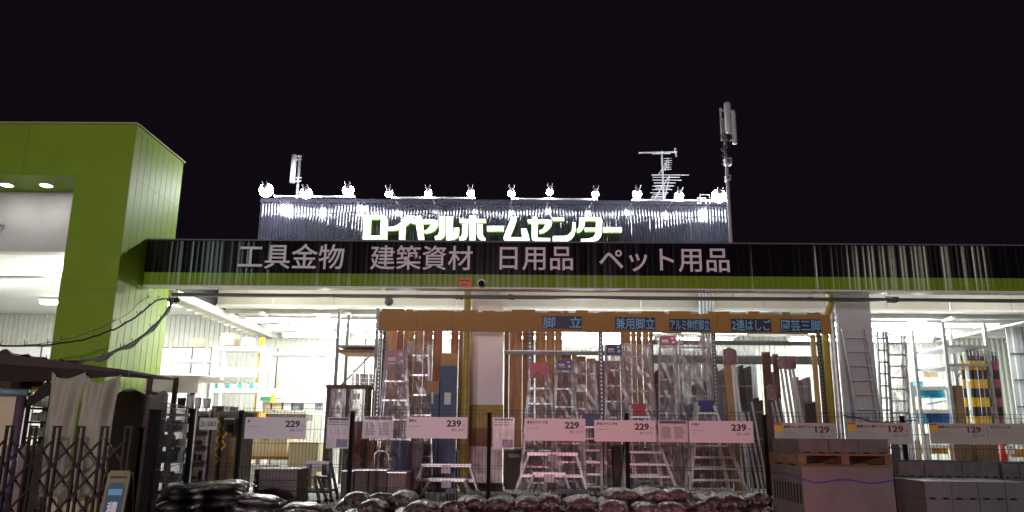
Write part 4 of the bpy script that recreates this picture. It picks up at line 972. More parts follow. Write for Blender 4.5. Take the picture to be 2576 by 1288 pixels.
# ================================================================== SOIL BAGS ON PALLETS
def pallet(label, x0, x1, y0, y1, z0, group='wooden pallets', m='pallet_wood'):
    t = thing('pallet', label, 'pallet', ((x0+x1)/2, (y0+y1)/2, z0), group)
    L = y1-y0; Wd = x1-x0
    for k in range(7):
        y = y0+k*(L-0.09)/6; M(m).box(x0, x1, y, y+0.09, z0+0.122, z0+0.144).build('deck_board', t)
    for k in range(3):
        x = x0+k*(Wd-0.09)/2; M(m).box(x, x+0.09, y0, y1, z0+0.022, z0+0.12).build('bearer', t)
    for k in range(3):
        y = y0+k*(L-0.1)/2; M(m).box(x0, x1, y, y+0.1, z0, z0+0.02).build('bottom_board', t)
    return t
def bag_mesh(seed, m):
    r = random.Random(seed); ph = [r.uniform(0, 6.28) for _ in range(8)]
    nu, nv = 22, 14; L, Wd, H = 0.62, 0.43, 0.185
    def surf(a, c_, s):
        x = (a-0.5)*2; y = (c_-0.5)*2
        e = max(0.0, (1-abs(x)**4.5))**0.6 * max(0.0, (1-abs(y)**2.4))**0.6
        wr = 0.006*sin(7*x+3*y+ph[0])+0.004*sin(11*y-5*x+ph[1])+0.004*sin(26*x+ph[2]+4*y)*abs(x)**2+0.003*sin(31*y+ph[6])*abs(x)**3
        pin = 1-0.10*abs(y)**3*(1 if abs(x) > 0.8 else 0.3)
        sag = 0.012*sin(2.5*x+ph[3])
        z = s*(H/2)*e*(1.0 if s > 0 else 0.75) + wr*e*(1 if s > 0 else 0.4)+sag
        xx = x*L/2*(1-0.03*sin(3*y+ph[4])) + (0.02*sin(8*y+ph[5]) if abs(x) > 0.9 else 0)
        return (xx, y*Wd/2*pin, z+H/2*0.9)
    mb = M(m)
    mb.grid(lambda a, c_: surf(a, c_, 1), nu, nv)
    mb.grid(lambda a, c_: surf(1-a, c_, -1), nu, nv)
    for sgn in (-1, 1):
        mb.use('seam_film').grid(lambda a, c_, sgn=sgn: (sgn*(L/2*0.97+0.045*a), (c_-0.5)*Wd*0.96*(1+0.04*a), H*0.45+(0.02*sin(c_*19+ph[4])+0.012*sin(c_*37+ph[5]))*a-0.02*a), 3, 16)
    me_o = mb.build('soil_bag', smooth=True, loc=(0, 0, 0))
    bm = bmesh.new(); bm.from_mesh(me_o.data); bmesh.ops.remove_doubles(bm, verts=bm.verts, dist=0.0005); bm.to_mesh(me_o.data); bm.free()
    for p in me_o.data.polygons: p.use_smooth = True
    return me_o
protos = {'bag_soil': [bag_mesh(i, 'bag_soil') for i in range(4)], 'bag_gravel': [bag_mesh(10+i, 'bag_gravel') for i in range(4)]}
used = set()
def bag(x, y, z, rz, m, label, sc=1.0, tilt=0.0):
    r = random.Random(int(x*1000+y*77+z*9))
    k = r.randrange(4); src = protos[m][k]
    if (m, k) in used: o = src.copy(); COL.objects.link(o)
    else: o = src; used.add((m, k))
    o.location = (x, y, z); o.rotation_euler = (tilt, r.uniform(-0.07, 0.07), rz+(pi if r.random() < .5 else 0)); o.scale = (sc*r.uniform(0.95, 1.05), sc*r.uniform(0.95, 1.08), r.uniform(0.92, 1.12))
    tag(o, label, 'bag', 'bags of soil and gravel in front of the fence'); return o
# (pile name, left u, right u, top v at front row, columns, kind, depth, end-on)
def pile(nm, u0, u1, vt, cols, m, Y, lay=3, endon=True, top=None):
    x0, x1 = PX(u0, 1250, Y), PX(u1, 1250, Y); ztop = PZ((u0+u1)/2, vt, Y)-0.19
    base = 0.288; st = (ztop-base)/max(1, lay-1); sx = (x1-x0)/cols
    for q in range(2): pallet(f'wooden pallet under {nm}, {["lower", "upper"][q]}', x0+0.02, x1-0.02, Y-0.05, Y+0.72, q*0.1445, 'pallets under the bags')
    r = random.Random(int(u0))
    for l in range(lay):
        for c_ in range(cols):
            if top and l == lay-1 and c_ not in top: continue
            x = x0+sx*(c_+0.5)+r.uniform(-0.05, 0.05)+(0.25*sx if l % 2 and cols > 1 and c_ < cols-1 else 0); y = Y+(0.26 if endon else 0.18)+r.uniform(-0.05, 0.05)
            rz = (pi/2 if endon else 0)+r.uniform(-0.16, 0.16)
            bag(x, y, base+l*st, rz, m, f'shiny bag in {nm}, {["bottom", "second", "third", "fourth", "fifth", "sixth"][l]} layer, {ORD[c_].replace(" from the left", "")} column', sx/(0.40 if endon else 0.60)*1.0, 0.0)
pile('the tall leftmost pile', 408, 592, 1208, 1, 'bag_soil', 10.55, lay=5, endon=False)
pile('the low pile beside it', 572, 690, 1240, 1, 'bag_soil', 10.75, lay=3, endon=False)
pile('the low silver edged pile', 690, 812, 1266, 1, 'bag_soil', 10.6, lay=3, endon=False)
pile('the pile under the small posters', 850, 1040, 1238, 3, 'bag_soil', 10.75, lay=4)
pile('the front pile before the work platforms', 835, 1160, 1262, 5, 'bag_soil', 10.1, lay=3, top=(1, 3, 4))
pile('the pile before the white column', 1150, 1300, 1250, 2, 'bag_soil', 10.5, lay=3)
pile('the pile left of the gravel bags', 1300, 1425, 1248, 2, 'bag_soil', 10.4, lay=3)
pile('the narrow pile left of the high gravel one', 1425, 1512, 1246, 1, 'bag_gravel', 10.5, lay=3)
pile('the high gravel pile', 1512, 1745, 1226, 3, 'bag_gravel', 10.5, lay=4)
pile('the front pile below the red lit ladder', 1520, 1735, 1262, 3, 'bag_gravel', 9.8, lay=3)
pile('the rightmost gravel pile', 1745, 1935, 1244, 3, 'bag_soil', 10.5, lay=4)

# ================================================================== CONCRETE BLOCK STACKS
def block_stack(label, x0, x1, y0, y1, z0, z1, wrap=False, rows=6, m='block_grey', nx=5, twine=None):
    t = thing('block_stack', label, 'block stack', ((x0+x1)/2, (y0+y1)/2, z0), 'stacks of concrete blocks in front of the fence')
    h = (z1-z0)/rows; w = (x1-x0)/nx; r = random.Random(int(x0*100))
    if wrap:
        M('block_film').box(x0, x1, y0, y1, z0, z1).build('wrapped_blocks', t)
        mm = M('hole')
        for k in range(10):
            y = y0+0.06+k*(y1-y0-0.1)/10; mm.box(x0-0.003, x0-0.001, y, y+0.045, z1-0.42, z1-0.20)
        mm.build('block_holes', t)
    else:
        for j in range(rows):
            m_ = M(m)
            for i in range(nx):
                d = r.uniform(0, 0.012); m_.box(x0+i*w+0.004, x0+(i+1)*w-0.004, y0+d, y1, z0+j*h+0.003, z0+(j+1)*h)
            m_.build('block_course', t)
        mm = M('hole')
        for i in range(nx*2): mm.box(x0+(i+0.28)*w/2, x0+(i+0.72)*w/2, y0-0.003, y0-0.001, z1-h*1.02, z1-h*0.9)
        mm.build('block_holes', t)
    if twine:
        zz = z1-0.13; pts = [(x0-0.006, y1, zz+0.02)]+[(x0-0.006, y0+0.5, zz+0.03), (x0-0.006, y0-0.006, zz)]+[(x0+(x1-x0)*k/8, y0-0.006, zz-0.03-0.02*sin(k*1.3)) for k in range(1, 9)]
        M('twine_blue').tube(pts, 0.008, 5).build('twine', t)
    return t
YB = 9.3; bx0, bx1 = 3.30, 4.35
pallet('ground pallet under the film wrapped block stack', bx0, bx1, YB, YB+1.12, 0.0)
block_stack('film wrapped block stack with blue twine, under the raised pallet', bx0, bx1, YB, YB+1.12, 0.146, 1.185, True, twine=True)
pallet('wooden pallet lying on the film wrapped block stack', bx0-0.02, bx1+0.02, YB+0.02, YB+1.1, 1.187)
block_stack('single layer of blocks on the raised pallet', bx0+0.0, bx1, YB+0.03, YB+1.0, 1.333, 1.50, rows=1, nx=3)
pallet('ground pallet under the rough block stack at the right', 4.9, 6.0, 10.0, 11.1, 0.0)
block_stack('rough grey block stack right of the wrapped one', 4.62, 6.0, 10.0, 11.1, 0.146, PZ(2400, 1163, 10.0), rows=6, nx=6)
pallet('ground pallet under the rear right block stack', 6.1, 7.3, 10.1, 11.2, 0.0)
block_stack('dark block stack at the right edge', 6.1, 7.4, 10.1, 11.2, 0.146, PZ(2500, 1166, 10.1), rows=6, nx=6)
pallet('ground pallet under the low wrapped stack in front', 4.45, 5.55, 8.75, 9.85, 0.0)
block_stack('low pale block stack in front at the right', 4.42, 5.58, 8.75, 9.85, 0.146, PZ(2400, 1212, 8.75), rows=5, nx=4, m='block_film')

# ================================================================== LEFT BAY GOODS NEAR THE FENCE
# brown cabinet with address plate and arrows
x0, x1, z0, z1 = rect(488, 1043, 592, 1235, 12.6)
t = thing('brown_cabinet', 'brown boarded cabinet with yellow chevrons behind the 21-5001 plate', 'cabinet', ((x0+x1)/2, 13, SLAB))
M('brown_panel').box(x0, x1, 12.6, 13.4, SLAB, z1).build('body', t)
M('cardboard').box(x1-0.09, x1, 12.59, 12.599, SLAB, z1-0.35).build('edge_board', t)
M('rack_grey').box(x0-0.02, x1+0.02, 12.57, 13.42, z1+0.001, z1+0.05).build('top', t)
m = M('arrow_yellow')
def chev(u, v, s):
    a, b = P(u, v, 12.58)
    m.bar((a, 12.58, b+s), (a+s*0.9, 12.58, b), 0.028, 0.006); m.bar((a+s*0.9, 12.58, b), (a, 12.58, b-s), 0.028, 0.006)
for (u, v) in ((546, 1070), (546, 1092), (560, 1090), (543, 1120), (557, 1120), (542, 1155)): chev(u, v, 0.075)
m.build('chevron', t)
M('tarp').box(x0+0.12, x0+0.28, 12.585, 12.599, 1.25, 1.4).build('dark_patch', t)
x0, x1, z0, z1 = rect(502, 1051, 546, 1081, 11.45)
t = thing('number_plate_sign', 'small white plate reading 21-5001 on the fence', 'sign', ((x0+x1)/2, 11.45, z0))
M('white_paint').box(x0, x1, 11.45, 11.46, z0, z1).build('plate', t)
m = M('ink'); text_into(m, '21-5001', x0+0.02, x1-0.02, z0+0.045, z1-0.05, 11.449, 0.002, 0.01); m.build('lettering', t)
x0, x1, z0, z1 = rect(563, 1052, 590, 1086, 12.4)
tag(M('dark_brown').box(x0, x1, 12.4, 12.45, z0, z1).use('steel').box(x0, x1, 12.39, 12.399, z1-0.02, z1).build('dark_plaque'), 'dark plaque on top of the chevron boards', 'plaque')
carton('grey topped carton on the brown cabinet', 533, 1021, 560, 1043, 12.8, 0.4, 'cardboard', None)
carton('pink white carton at the right end of the cabinet top', 562, 1022, 577, 1052, 12.7, 0.4, 'goods_white', 'cardboard')
# cardboard area
carton('large cardboard carton on a table behind the leftmost price sign', 612, 1090, 722, 1148, 18.6, 0.9, 'cardboard_pale', 'cardboard')
x0, x1, z0, z1 = rect(608, 1148, 736, 1156, 18.5)
t = thing('goods_table', 'timber goods table under the large cardboard carton', 'table', ((x0+x1)/2, 18.9, SLAB))
M('timber').box(x0, x1, 18.45, 19.6, z0, z1).build('table_top', t)
for x in (x0, x1-0.08):
    for y in (18.5, 19.5): M('timber_pale').box(x, x+0.08, y, y+0.08, SLAB, z0).build('leg', t)
carton('tall open cardboard box right of the table', 726, 1112, 800, 1180, 18.4, 0.9, 'cardboard_pale', None, floor=SLAB)
carton('yellow edged carton on the low shelf above the leftmost price sign', 596, 1034, 652, 1052, 18.8, 0.5, 'panel_amber', None)
x0, x1, z0, z1 = rect(642, 1041, 770, 1052, 19.8)
t = thing('long_counter', 'long counter with a dark underside above the leftmost price sign', 'counter', ((x0+x1)/2, 20.1, SLAB))
M('rack_white').box(x0, x1, 19.8, 20.6, z1, z1+0.05).build('counter_top', t); M('purple_brown').box(x0+0.05, x1-0.02, 19.85, 20.55, z0-0.05, z1-0.002).build('drawer_box', t)
for x in (x0+0.02, x1-0.08): M('rack_white').box(x, x+0.06, 19.9, 19.96, SLAB, z0-0.052).build('leg', t)
x0, x1, z0, z1 = rect(622, 1169, 700, 1215, 18.1)
tag(M('white_paint').box(x0, x1, 18.1, 18.16, SLAB, z1).use('steel').box(x0, x1, 18.09, 18.099, z1-0.02, z1).build('white_board'), 'bright white board standing behind the low brown stack', 'board')
x0, x1, z0, z1 = rect(596, 1192, 640, 1240, 17.9)
tag(M('white_paint').box(x0, x1, 17.9, 18.05, SLAB, z1).use('steel').box(x0+0.02, x1-0.02, 17.89, 17.899, z1-0.03, z1-0.02).build('white_box'), 'white box left of the white board', 'box')
x0, x1, z0, z1 = rect(634, 1181, 748, 1275, 12.3)
t = thing('crate_stack', 'low purplish brown stack of crates behind the fence', 'crate stack', ((x0+x1)/2, 12.6, SLAB))
for k in range(4):
    h = (z1-SLAB)/4; M('purple_brown').box(x0+0.005*k, x1-0.004*k, 12.3, 12.95, SLAB+k*h, SLAB+(k+1)*h-0.008).build('crate', t)
M('white_paint').box(x0, x1, 12.29, 12.96, z1+0.001, z1+0.012).build('cover_sheet', t)
for i, (a, c_, v, m_) in enumerate(((860, 888, 1186, 'block_grey'), (892, 925, 1184, 'block_grey'), (928, 972, 1184, 'block_grey'), (975, 1020, 1190, 'tarp'))):
    x0, x1, z0, z1 = rect(a, v, c_, 1240, 12.7)
    t = thing('goods_bin', f'grey slatted goods bin behind the posters, {ORD[i]} of four', 'bin', ((x0+x1)/2, 12.8, SLAB), 'grey bins behind the posters')
    M(m_).box(x0, x1, 12.7, 13.2, SLAB, z1).build('body', t); M('alu').box(x0-0.01, x1+0.01, 12.69, 13.21, z1+0.001, z1+0.015).build('rim', t)
# low concrete planters/blocks with holes near the centre
for i, (a, c_, vt, Y) in enumerate(((1404, 1480, 1233, 12.6), (1586, 1670, 1223, 12.8), (1660, 1712, 1225, 13.2), (1120, 1146, 1232, 13.0), (1178, 1208, 1236, 13.0), (1270, 1300, 1244, 12.9))):
    x0, x1, z0, z1 = rect(a, vt, c_, 1280, Y)
    t = thing('concrete_block', f'pale hollow concrete block on the ground behind the bags, {ORD[i]} by list of depth', 'concrete block', ((x0+x1)/2, Y, SLAB), 'hollow blocks behind the bags')
    t['label'] = ['pale hollow block behind the narrow gravel pile', 'pale wide block behind the high gravel pile', 'pale block right of the wide one behind the high gravel pile', 'small grey block below the left work platforms', 'small grey block at the right foot of the left work platforms', 'small grey block left of the red lit work platform'][i]
    M('block_film').box(x0, x1, Y, Y+0.3, SLAB, z1).build('body', t)
    m = M('hole')
    for k in range(3): m.box(x0+(x1-x0)*(0.12+k*0.3), x0+(x1-x0)*(0.28+k*0.3), Y-0.003, Y-0.001, z1-0.16, z1-0.06)
    m.build('holes', t)
# hand trucks and frames behind posters
def handtruck(label, u0, u1, vt, Y, m_='rack_grey'):
    x0, x1 = PX(u0, 1200, Y), PX(u1, 1200, Y); z = PZ((u0+u1)/2, vt, Y); t = thing('hand_truck', label, 'hand truck', ((x0+x1)/2, Y, SLAB))
    M(m_).tube([(x0, Y, SLAB+0.1), (x0, Y, z-0.06), (x0+0.05, Y, z), (x1-0.05, Y, z), (x1, Y, z-0.06), (x1, Y, SLAB+0.1)], 0.018, 8).build('frame', t, smooth=True)
    M(m_).box(x0-0.03, x1+0.03, Y-0.25, Y-0.02, SLAB+0.06, SLAB+0.08).build('toe_plate', t)
    for x in (x0-0.05, x1+0.02): M('black_rubber').tube([(x, Y+0.08, SLAB+0.09), (x+0.04, Y+0.08, SLAB+0.09)], 0.09, 14).build('wheel', t)
    M(m_).box(x0+0.02, x1-0.02, Y-0.01, Y+0.01, z-0.45, z-0.42).build('cross_bar', t)
handtruck('black looped hand truck frame behind the first fence post right of the tall poster', 866, 903, 1145, 14.0)
handtruck('silver hand truck behind the landscape poster', 940, 975, 1135, 14.6, 'alu')
for i, (a, c_, vt, vb, Y, m_, lab) in enumerate(((985, 1022, 1108, 1240, 15.2, 'blue_box', 'dull blue box standing between the hand truck and work platforms'), (880, 905, 1060, 1240, 15.6, 'timber_red', 'reddish board standing behind the fence post'), (925, 940, 1108, 1215, 15.3, 'timber', 'orange board right of the black hand truck'),
        (1026, 1060, 1110, 1240, 15.8, 'goods_grey', 'grey wrapped carton left of the larger work platform'), (1545, 1585, 1120, 1240, 16.0, 'dark_brown', 'dark box behind the red lit ladder'), (2025, 2045, 1120, 1230, 16.0, 'dark_brown', 'dark box at the right behind the first block sign'))):
    carton(lab, a, vt, c_, vb, Y, 0.3, m_, 'ink_grey', floor=SLAB)

# ================================================================== THIRD BAY GOODS
rack('light steel rack with blue tarpaulins in the third bay', 2298, 2402, 960, 19.8, 1.0, (972, 1030, 1118), 'rack_white', 0.09, True, sh=0.09, vref=1050)
t3 = rack('tall galvanised rack holding striped poles in the third bay', 2386, 2500, 812, 18.0, 1.5, (868, 915), 'galv', 0.07, False, sh=0.06, vref=960)
x0 = PX(2500, 950, 18.0); m = M('galv')
zz = SLAB+0.2
k = 0
while zz < 3.2: m.bar((x0, 18.05, zz), (x0, 19.45, zz+0.5), 0.03) if k % 2 == 0 else m.bar((x0, 19.45, zz), (x0, 18.05, zz+0.5), 0.03); zz += 0.5; k += 1
m.build('brace', t3)
for i, (a, c_, v0_, v1_, m_, lab) in enumerate(((2302, 2326, 958, 996, 'cyan_tarp', 'bright cyan folded tarpaulin on the steel rack, left'), (2336, 2378, 975, 1000, 'cyan_tarp', 'bright cyan folded tarpaulin on the steel rack, right'),
        (2336, 2400, 1036, 1064, 'blue_tarp', 'deep blue tarpaulin pack on the middle shelf of the steel rack'), (2300, 2334, 1040, 1066, 'cyan_tarp', 'light blue tarpaulin pack left of the deep blue one'))):
    x0, x1, z0, z1 = rect(a, v0_, c_, v1_, 20.0)
    t = thing('tarpaulin_pack', lab, 'tarpaulin', ((x0+x1)/2, 20.2, z0), 'tarpaulins on the steel rack')
    n = 3
    for k in range(n):
        M(m_).box(x0+0.01*k, x1-0.008*k, 20.0+0.01*k, 20.5, z0+(z1-z0)*k/n, z0+(z1-z0)*(k+0.93)/n).build('folded_layer', t)
def fn(a, c_):
    x0_, x1_, z0_, z1_ = rect(2336, 1002, 2400, 1022, 20.0)
    return (x0_+(x1_-x0_)*a, 19.98+0.05*sin(a*11)+0.3*c_, z0_+(z1_-z0_)*(0.3+0.7*a)*(1-0.3*c_)+0.02*sin(a*23+c_*5))
m = M('film_dense'); m.grid(lambda a, c_: fn(a, c_), 20, 6); rl = m.build('clear_film_roll', smooth=True); tag(rl, 'crumpled clear film bundle on the steel rack below the cyan tarpaulins', 'film bundle')
x0, x1, z0, z1 = rect(2338, 951, 2402, 969, 20.0)
for i, (a, c_, v0_, v1_) in enumerate(((2322, 2336, 928, 948), (2340, 2360, 932, 948))): carton(f'pale cardboard carton on top of the tarpaulin rack, {["left", "right"][i]}', a, v0_, c_, v1_, 20.2, 0.5, 'cardboard_pale')
carton('yellow and white goods carton on the low shelf of the tarpaulin rack, left', 2312, 1124, 2345, 1142, 19.9, 0.5, 'goods_white', 'arrow_yellow')
carton('yellow and white goods carton on the low shelf of the tarpaulin rack, right', 2350, 1124, 2385, 1142, 19.9, 0.5, 'panel_amber', 'goods_white')
carton('tall brown plywood crate between the two racks of the third bay', 2404, 970, 2432, 1160, 18.6, 0.1, 'brown_panel', None, floor=SLAB)
carton('wide brown plywood crate below the striped poles', 2402, 1118, 2518, 1165, 17.6, 0.2, 'brown_panel', None, floor=SLAB)
cols = [(2428, 'y'), (2447, 'y'), (2452, 'y'), (2459, 'y'), (2470, 'y'), (2477, 'w'), (2483, 'y'), (2491, 'g'), (2498, 'g'), (2507, 'r'), (2514, 'r')]
for i, (u, k) in enumerate(cols):
    Y = 18.1+0.06*(i % 3); xt, zt_ = P(u-8, 908, Y); xb_ = PX(u+8, 1060, Y); 
    t = thing('striped_pole', f'{"yellow and black" if k == "y" else "white" if k == "w" else "green and white" if k == "g" else "dark red and black"} striped pole in the galvanised rack, {ORD[i]}', 'pole', (xb_, Y, SLAB), 'striped poles in the galvanised rack')
    zb2 = PZ(u+8, 1060, Y); dx = (xb_-xt)/(zt_-zb2); n = 14; z = zt_; r_ = 0.038
    c1, c2 = {'y': ('pole_yellow', 'pole_black'), 'w': ('goods_white', 'goods_white'), 'g': ('pole_green', 'goods_white'), 'r': ('card_pink', 'dark_brown')}[k]
    m = MB(); L = (zt_-SLAB)/n
    for q in range(n):
        za, zb_ = zt_-q*L, zt_-(q+1)*L
        m.use(c1 if q % 2 == 0 else c2).tube([(xt+dx*(zt_-za), Y, za), (xt+dx*(zt_-zb_), Y, zb_+0.0005)], r_, 8)
    m.build('shaft', t, smooth=False)
    M('pole_black').tube([(xt-dx*0.0, Y, zt_), (xt-0.01, Y, zt_+0.12)], 0.02, 6).build('tip', t)
for i in range(9):
    u = 2432+i*9; x, z = P(u, 880+i*0.6, 18.6); m_ = 'alu_dark' if i % 2 else 'goods_grey'
    t = thing('steel_hook_bar', f'dark bar hanging on the upper part of the galvanised rack, {ORD[i]}', 'bar', (x, 18.6, z-0.35), 'bars hung on the galvanised rack')
    M(m_).tube([(x, 18.6, z), (x+0.02, 18.6, z-0.33)], 0.03, 6).build('bar', t); M('steel').tube([(x, 18.6, z), (x-0.02, 18.6, z+0.05), (x+0.02, 18.6, z+0.07)], 0.01, 5).build('hook', t)
x, _ = P(2523, 1140, 16.5)
t = thing('traffic_cone', 'red traffic cone right of the brown crate', 'traffic cone', (x, 16.5, SLAB))
M('cone_red').tube([(x, 16.5, SLAB+0.03), (x, 16.5, PZ(2520, 1112, 16.5))], [0.15, 0.035], 16).build('cone', t, smooth=True); M('cone_red').box(x-0.2, x+0.2, 16.3, 16.7, SLAB, SLAB+0.028).build('base', t)
carton('white carton right of the traffic cone', 2534, 1122, 2552, 1142, 16.9, 0.3, 'goods_white', 'cardboard')
carton('yellow carton at the right edge above the blocks', 2562, 1130, 2600, 1150, 16.9, 0.3, 'panel_amber', 'goods_white')
rack('galvanised rack at the right edge of the bays', 2553, 2640, 1060, 18.6, 0.8, (1110, 1150), 'galv', 0.06, False)
for i, (a, c_, vt, Y, m_) in enumerate(((2286, 2300, 1068, 17.0, 'goods_white'), (2304, 2316, 1108, 17.0, 'cardboard_pale'), (2326, 2340, 1090, 17.2, 'rack_white'), (2220, 2234, 1110, 16.9, 'dark_brown'), (2244, 2262, 1112, 16.9, 'rack_grey'))):
    x0, x1 = PX(a, 1120, Y), PX(c_, 1120, Y); z = PZ(a, vt, Y)
    tag(M(m_).box(x0, x1, Y, Y+0.05, SLAB, z).use('ink_grey').box(x0, x1, Y-0.002, Y-0.001, z-0.05, z-0.04).build('leaning_board'), ['white board left of the tarpaulin rack, nearest the ladders', 'pale narrow board between two white ones', 'white board just left of the yellow cartons', 'dark narrow board by the grey column foot', 'grey narrow board below the steel extension ladder'][i], 'board')
# spiky bare plant / cable clump near the ladders
# ================================================================== LEFT FOREGROUND
# accordion gate
YG = 9.0
def accordion():
    ug = [-3, 65, 126, 186, 246, 305, 362, 421]
    xs0 = [PX(a, 1100, YG) for a in (-140, -70, 5, 68, 128, 188, 249, 309, 368, 430)][0:]
    xr = PX(337, 1200, YG); n = 9; sp = (PX(365, 1110, YG)-PX(5, 1110, YG))/6.0
    t = thing('accordion_gate', 'dark brown expanding lattice gate across the left foreground', 'gate', (xr-2, YG, 0))
    z1 = PZ(200, 1076, YG); xl = xr-sp*9
    for k in range(10):
        x = xr-0.12-k*sp
        for d in (-0.032, 0.032): M('gate_brown').box(x+d-0.012, x+d+0.012, YG-0.02, YG+0.01, 0.05, z1).build('upright', t)
        M('gate_brown').box(x-0.045, x+0.045, YG-0.021, YG+0.011, z1, z1+0.02).build('upright_cap', t)
    zz = z1-0.12; rowh = 0.31
    for k in range(9):
        xa_ = xr-0.12-k*sp; 
        m = M('gate_brown')
        for q in range(4):
            za = zz-q*rowh
            m.bar((xa_, YG-0.03, za), (xa_-sp, YG-0.03, za-rowh), 0.026, 0.008)
            m.bar((xa_-sp, YG+0.02, za), (xa_, YG+0.02, za-rowh), 0.026, 0.008)
        m.build('lattice', t)
accordion()
for (u, w, Y, v, lab) in ((374, 0.10, 9.3, 1030, 'thick dark gate post left of the shelf of dark goods'), (344, 0.05, 9.2, 1075, 'slim dark receiving post of the lattice gate')):
    x = PX(u, 1150, Y); z = PZ(u, v, Y)
    t = thing('gate_post', lab, 'gate post', (x, Y, 0)); M('fence_dark').box(x-w/2, x+w/2, Y, Y+w, 0, z-0.02).build('shaft', t); M('fence_dark').box(x-w/2-0.006, x+w/2+0.006, Y-0.006, Y+w+0.006, z-0.018, z).build('cap', t)
xg, yg = PX(374, 1150, 9.3)+0.05, 9.35
xh, yh = PX(474, 1130, 11.5), 11.5
t = thing('fence_post', 'dark square post between the gate side panel and the brown cabinet', 'fence post', (xh, yh, 0)); M('fence_dark').box(xh-0.03, xh+0.03, yh, yh+0.06, 0, FT-0.03).build('shaft', t); M('fence_dark').box(xh-0.035, xh+0.035, yh-0.004, yh+0.065, FT-0.029, FT-0.012).build('cap', t)
mesh_panel('mesh panel slanting back from the thick gate post', (xg, yg), (xh-0.05, yh), z0=0.72)
mesh_panel('mesh panel in front of the brown cabinet', (xh+0.05, YFN-0.01), (posts[0]-0.04, YFN-0.01))
m = M('fence_dark').bar((xg, yg, 0.68), (xh-0.05, yh, 0.68), 0.03, 0.04); tag(m.build('fence_rail'), 'dark bottom rail of the slanting mesh panel', 'rail')
# rack of dark goods behind the slanting panel
rk = rack('dark shelf rack with small tools behind the slanting mesh panel', 386, 488, 1026, 12.0, 0.6, (1040, 1082, 1120, 1160, 1210), 'galv', 0.04, False, vref=1120, sh=0.03)
rnd = random.Random(21)
for j, v in enumerate((1078, 1116, 1156, 1206)):
    for i in range(6):
        u = 394+i*14.5; x, z = P(u, v, 12.1); h = rnd.uniform(0.08, 0.2); w = rnd.uniform(0.05, 0.09)
        m_ = rnd.choice(['goods_grey', 'goods_white', 'alu_bright', 'galv', 'teal'])
        t = thing('tool_pack', f'small tool pack on the dark shelf rack, {["top", "second", "third", "bottom"][j]} shelf, {ORD[i]}', 'tool pack', (x, 12.1, z), 'tool packs on the dark shelf rack')
        z0_ = PZ(436, (1082, 1120, 1160, 1210)[j], 12.0)+0.001
        M(m_).box(x-w/2, x+w/2, 12.1, 12.25, z0_, z0_+h).build('body', t); M('goods_white').box(x-w/2+0.01, x+w/2-0.01, 12.095, 12.099, z0_+h*0.5, z0_+h*0.75).build('label_strip', t)
# low white roof over that rack with posts
x0, x1, z0, z1 = rect(352, 946, 502, 992, 15.3)
t = thing('shelter_table', 'white topped open shelter left of the ribbed wall', 'shelter', ((x0+x1)/2, 16, SLAB))
M('shelter_white').box(x0, x1, 15.25, 17.0, PZ(430, 950, 15.3), PZ(430, 944, 15.3)).build('roof', t)
M('shelter_white').box(x0+0.1, x1-0.02, 15.28, 15.29, PZ(430, 988, 15.3), PZ(430, 950, 15.3)-0.003).build('fascia_board', t)
for u, Y in ((371, 15.22), (437, 15.24), (482, 15.9)):
    x = PX(u, 1000, Y); M('dark_brown').box(x-0.045, x+0.045, Y, Y+0.05, SLAB, PZ(430, 950, 15.3)-0.003).build('post', t)
for i, (a, c_, v0_, m_) in enumerate(((372, 392, 985, 'goods_grey'), (394, 410, 1004, 'goods_white'), (440, 460, 1000, 'tarp'), (463, 480, 992, 'goods_white'), (484, 500, 1000, 'sign_white'), (505, 524, 1002, 'sign_white'))):
    x0, x1, z0, z1 = rect(a, v0_, c_, 1026, 12.2); xm = (x0+x1)/2
    t = thing('bucket', f'bucket on the rack top under the white shelter roof, {ORD[i]}', 'bucket', (xm, 12.3, z0), 'buckets under the shelter roof')
    M(m_).tube([(xm, 12.3, z0), (xm, 12.3, z1)], [(x1-x0)*0.4, (x1-x0)*0.52], 14).build('body', t, smooth=True); M('steel').tube([(xm, 12.3, z1-0.015), (xm, 12.3, z1)], (x1-x0)*0.54, 14).build('rim', t)
# lean-to shelter with sagging dark roof
YR = 10.2
x0a, z0a = P(-60, 912, YR); x1a, z1a = P(322, 938, YR)
t = thing('lean_to_shelter', 'brown lean-to shelter with a low dark roof at the left edge', 'shelter', ((x0a+x1a)/2, YR, 0))
m = M('dark_brown').prism([(x0a, z0a), (x1a, z1a), (x1a, z1a+0.035), (x0a, z0a+0.16)], YR, YR+1.4)
m.build('roof', t)
m = M('gate_brown').prism([(x0a, z0a-0.25), (P(128, 940, YR)[0], PZ(128, 958, YR)), (x1a, z1a-0.03), (x1a, z1a-0.002), (x0a, z0a-0.002)], YR+0.02, YR+0.06); m.build('eave_board', t)
rr = random.Random(4); m = M('tarp')
def fr(a, c_):
    return (x0a+(P(170, 930, YR)[0]-x0a)*a, YR+0.1+0.5*c_, z0a+0.17+(z1a+0.06-z0a-0.17)*a*0.8+0.03*sin(a*31)+rr.uniform(0, 0.05)*(c_ == 0))
m.grid(fr, 30, 4); m.build('roof_cover', t)
a0, a1 = P(47, 1075, YR), P(128, 978, YR); M('gate_brown').bar((P(52, 1018, YR)[0], YR+0.1, PZ(52, 1018, YR)), (P(126, 972, YR)[0], YR+0.1, PZ(126, 972, YR)), 0.09, 0.05).build('brace', t)
M('gate_brown').bar((P(62, 1005, YR)[0], YR+0.14, PZ(62, 1005, YR)), (P(108, 960, YR)[0], YR+0.14, PZ(108, 960, YR)), 0.05, 0.05).build('brace', t)
x, z = P(50, 990, YR); M('pole_purple').tube([(x, YR+0.05, 0), (x, YR+0.05, PZ(58, 985, YR))], 0.06, 12).build('post', t, smooth=True)
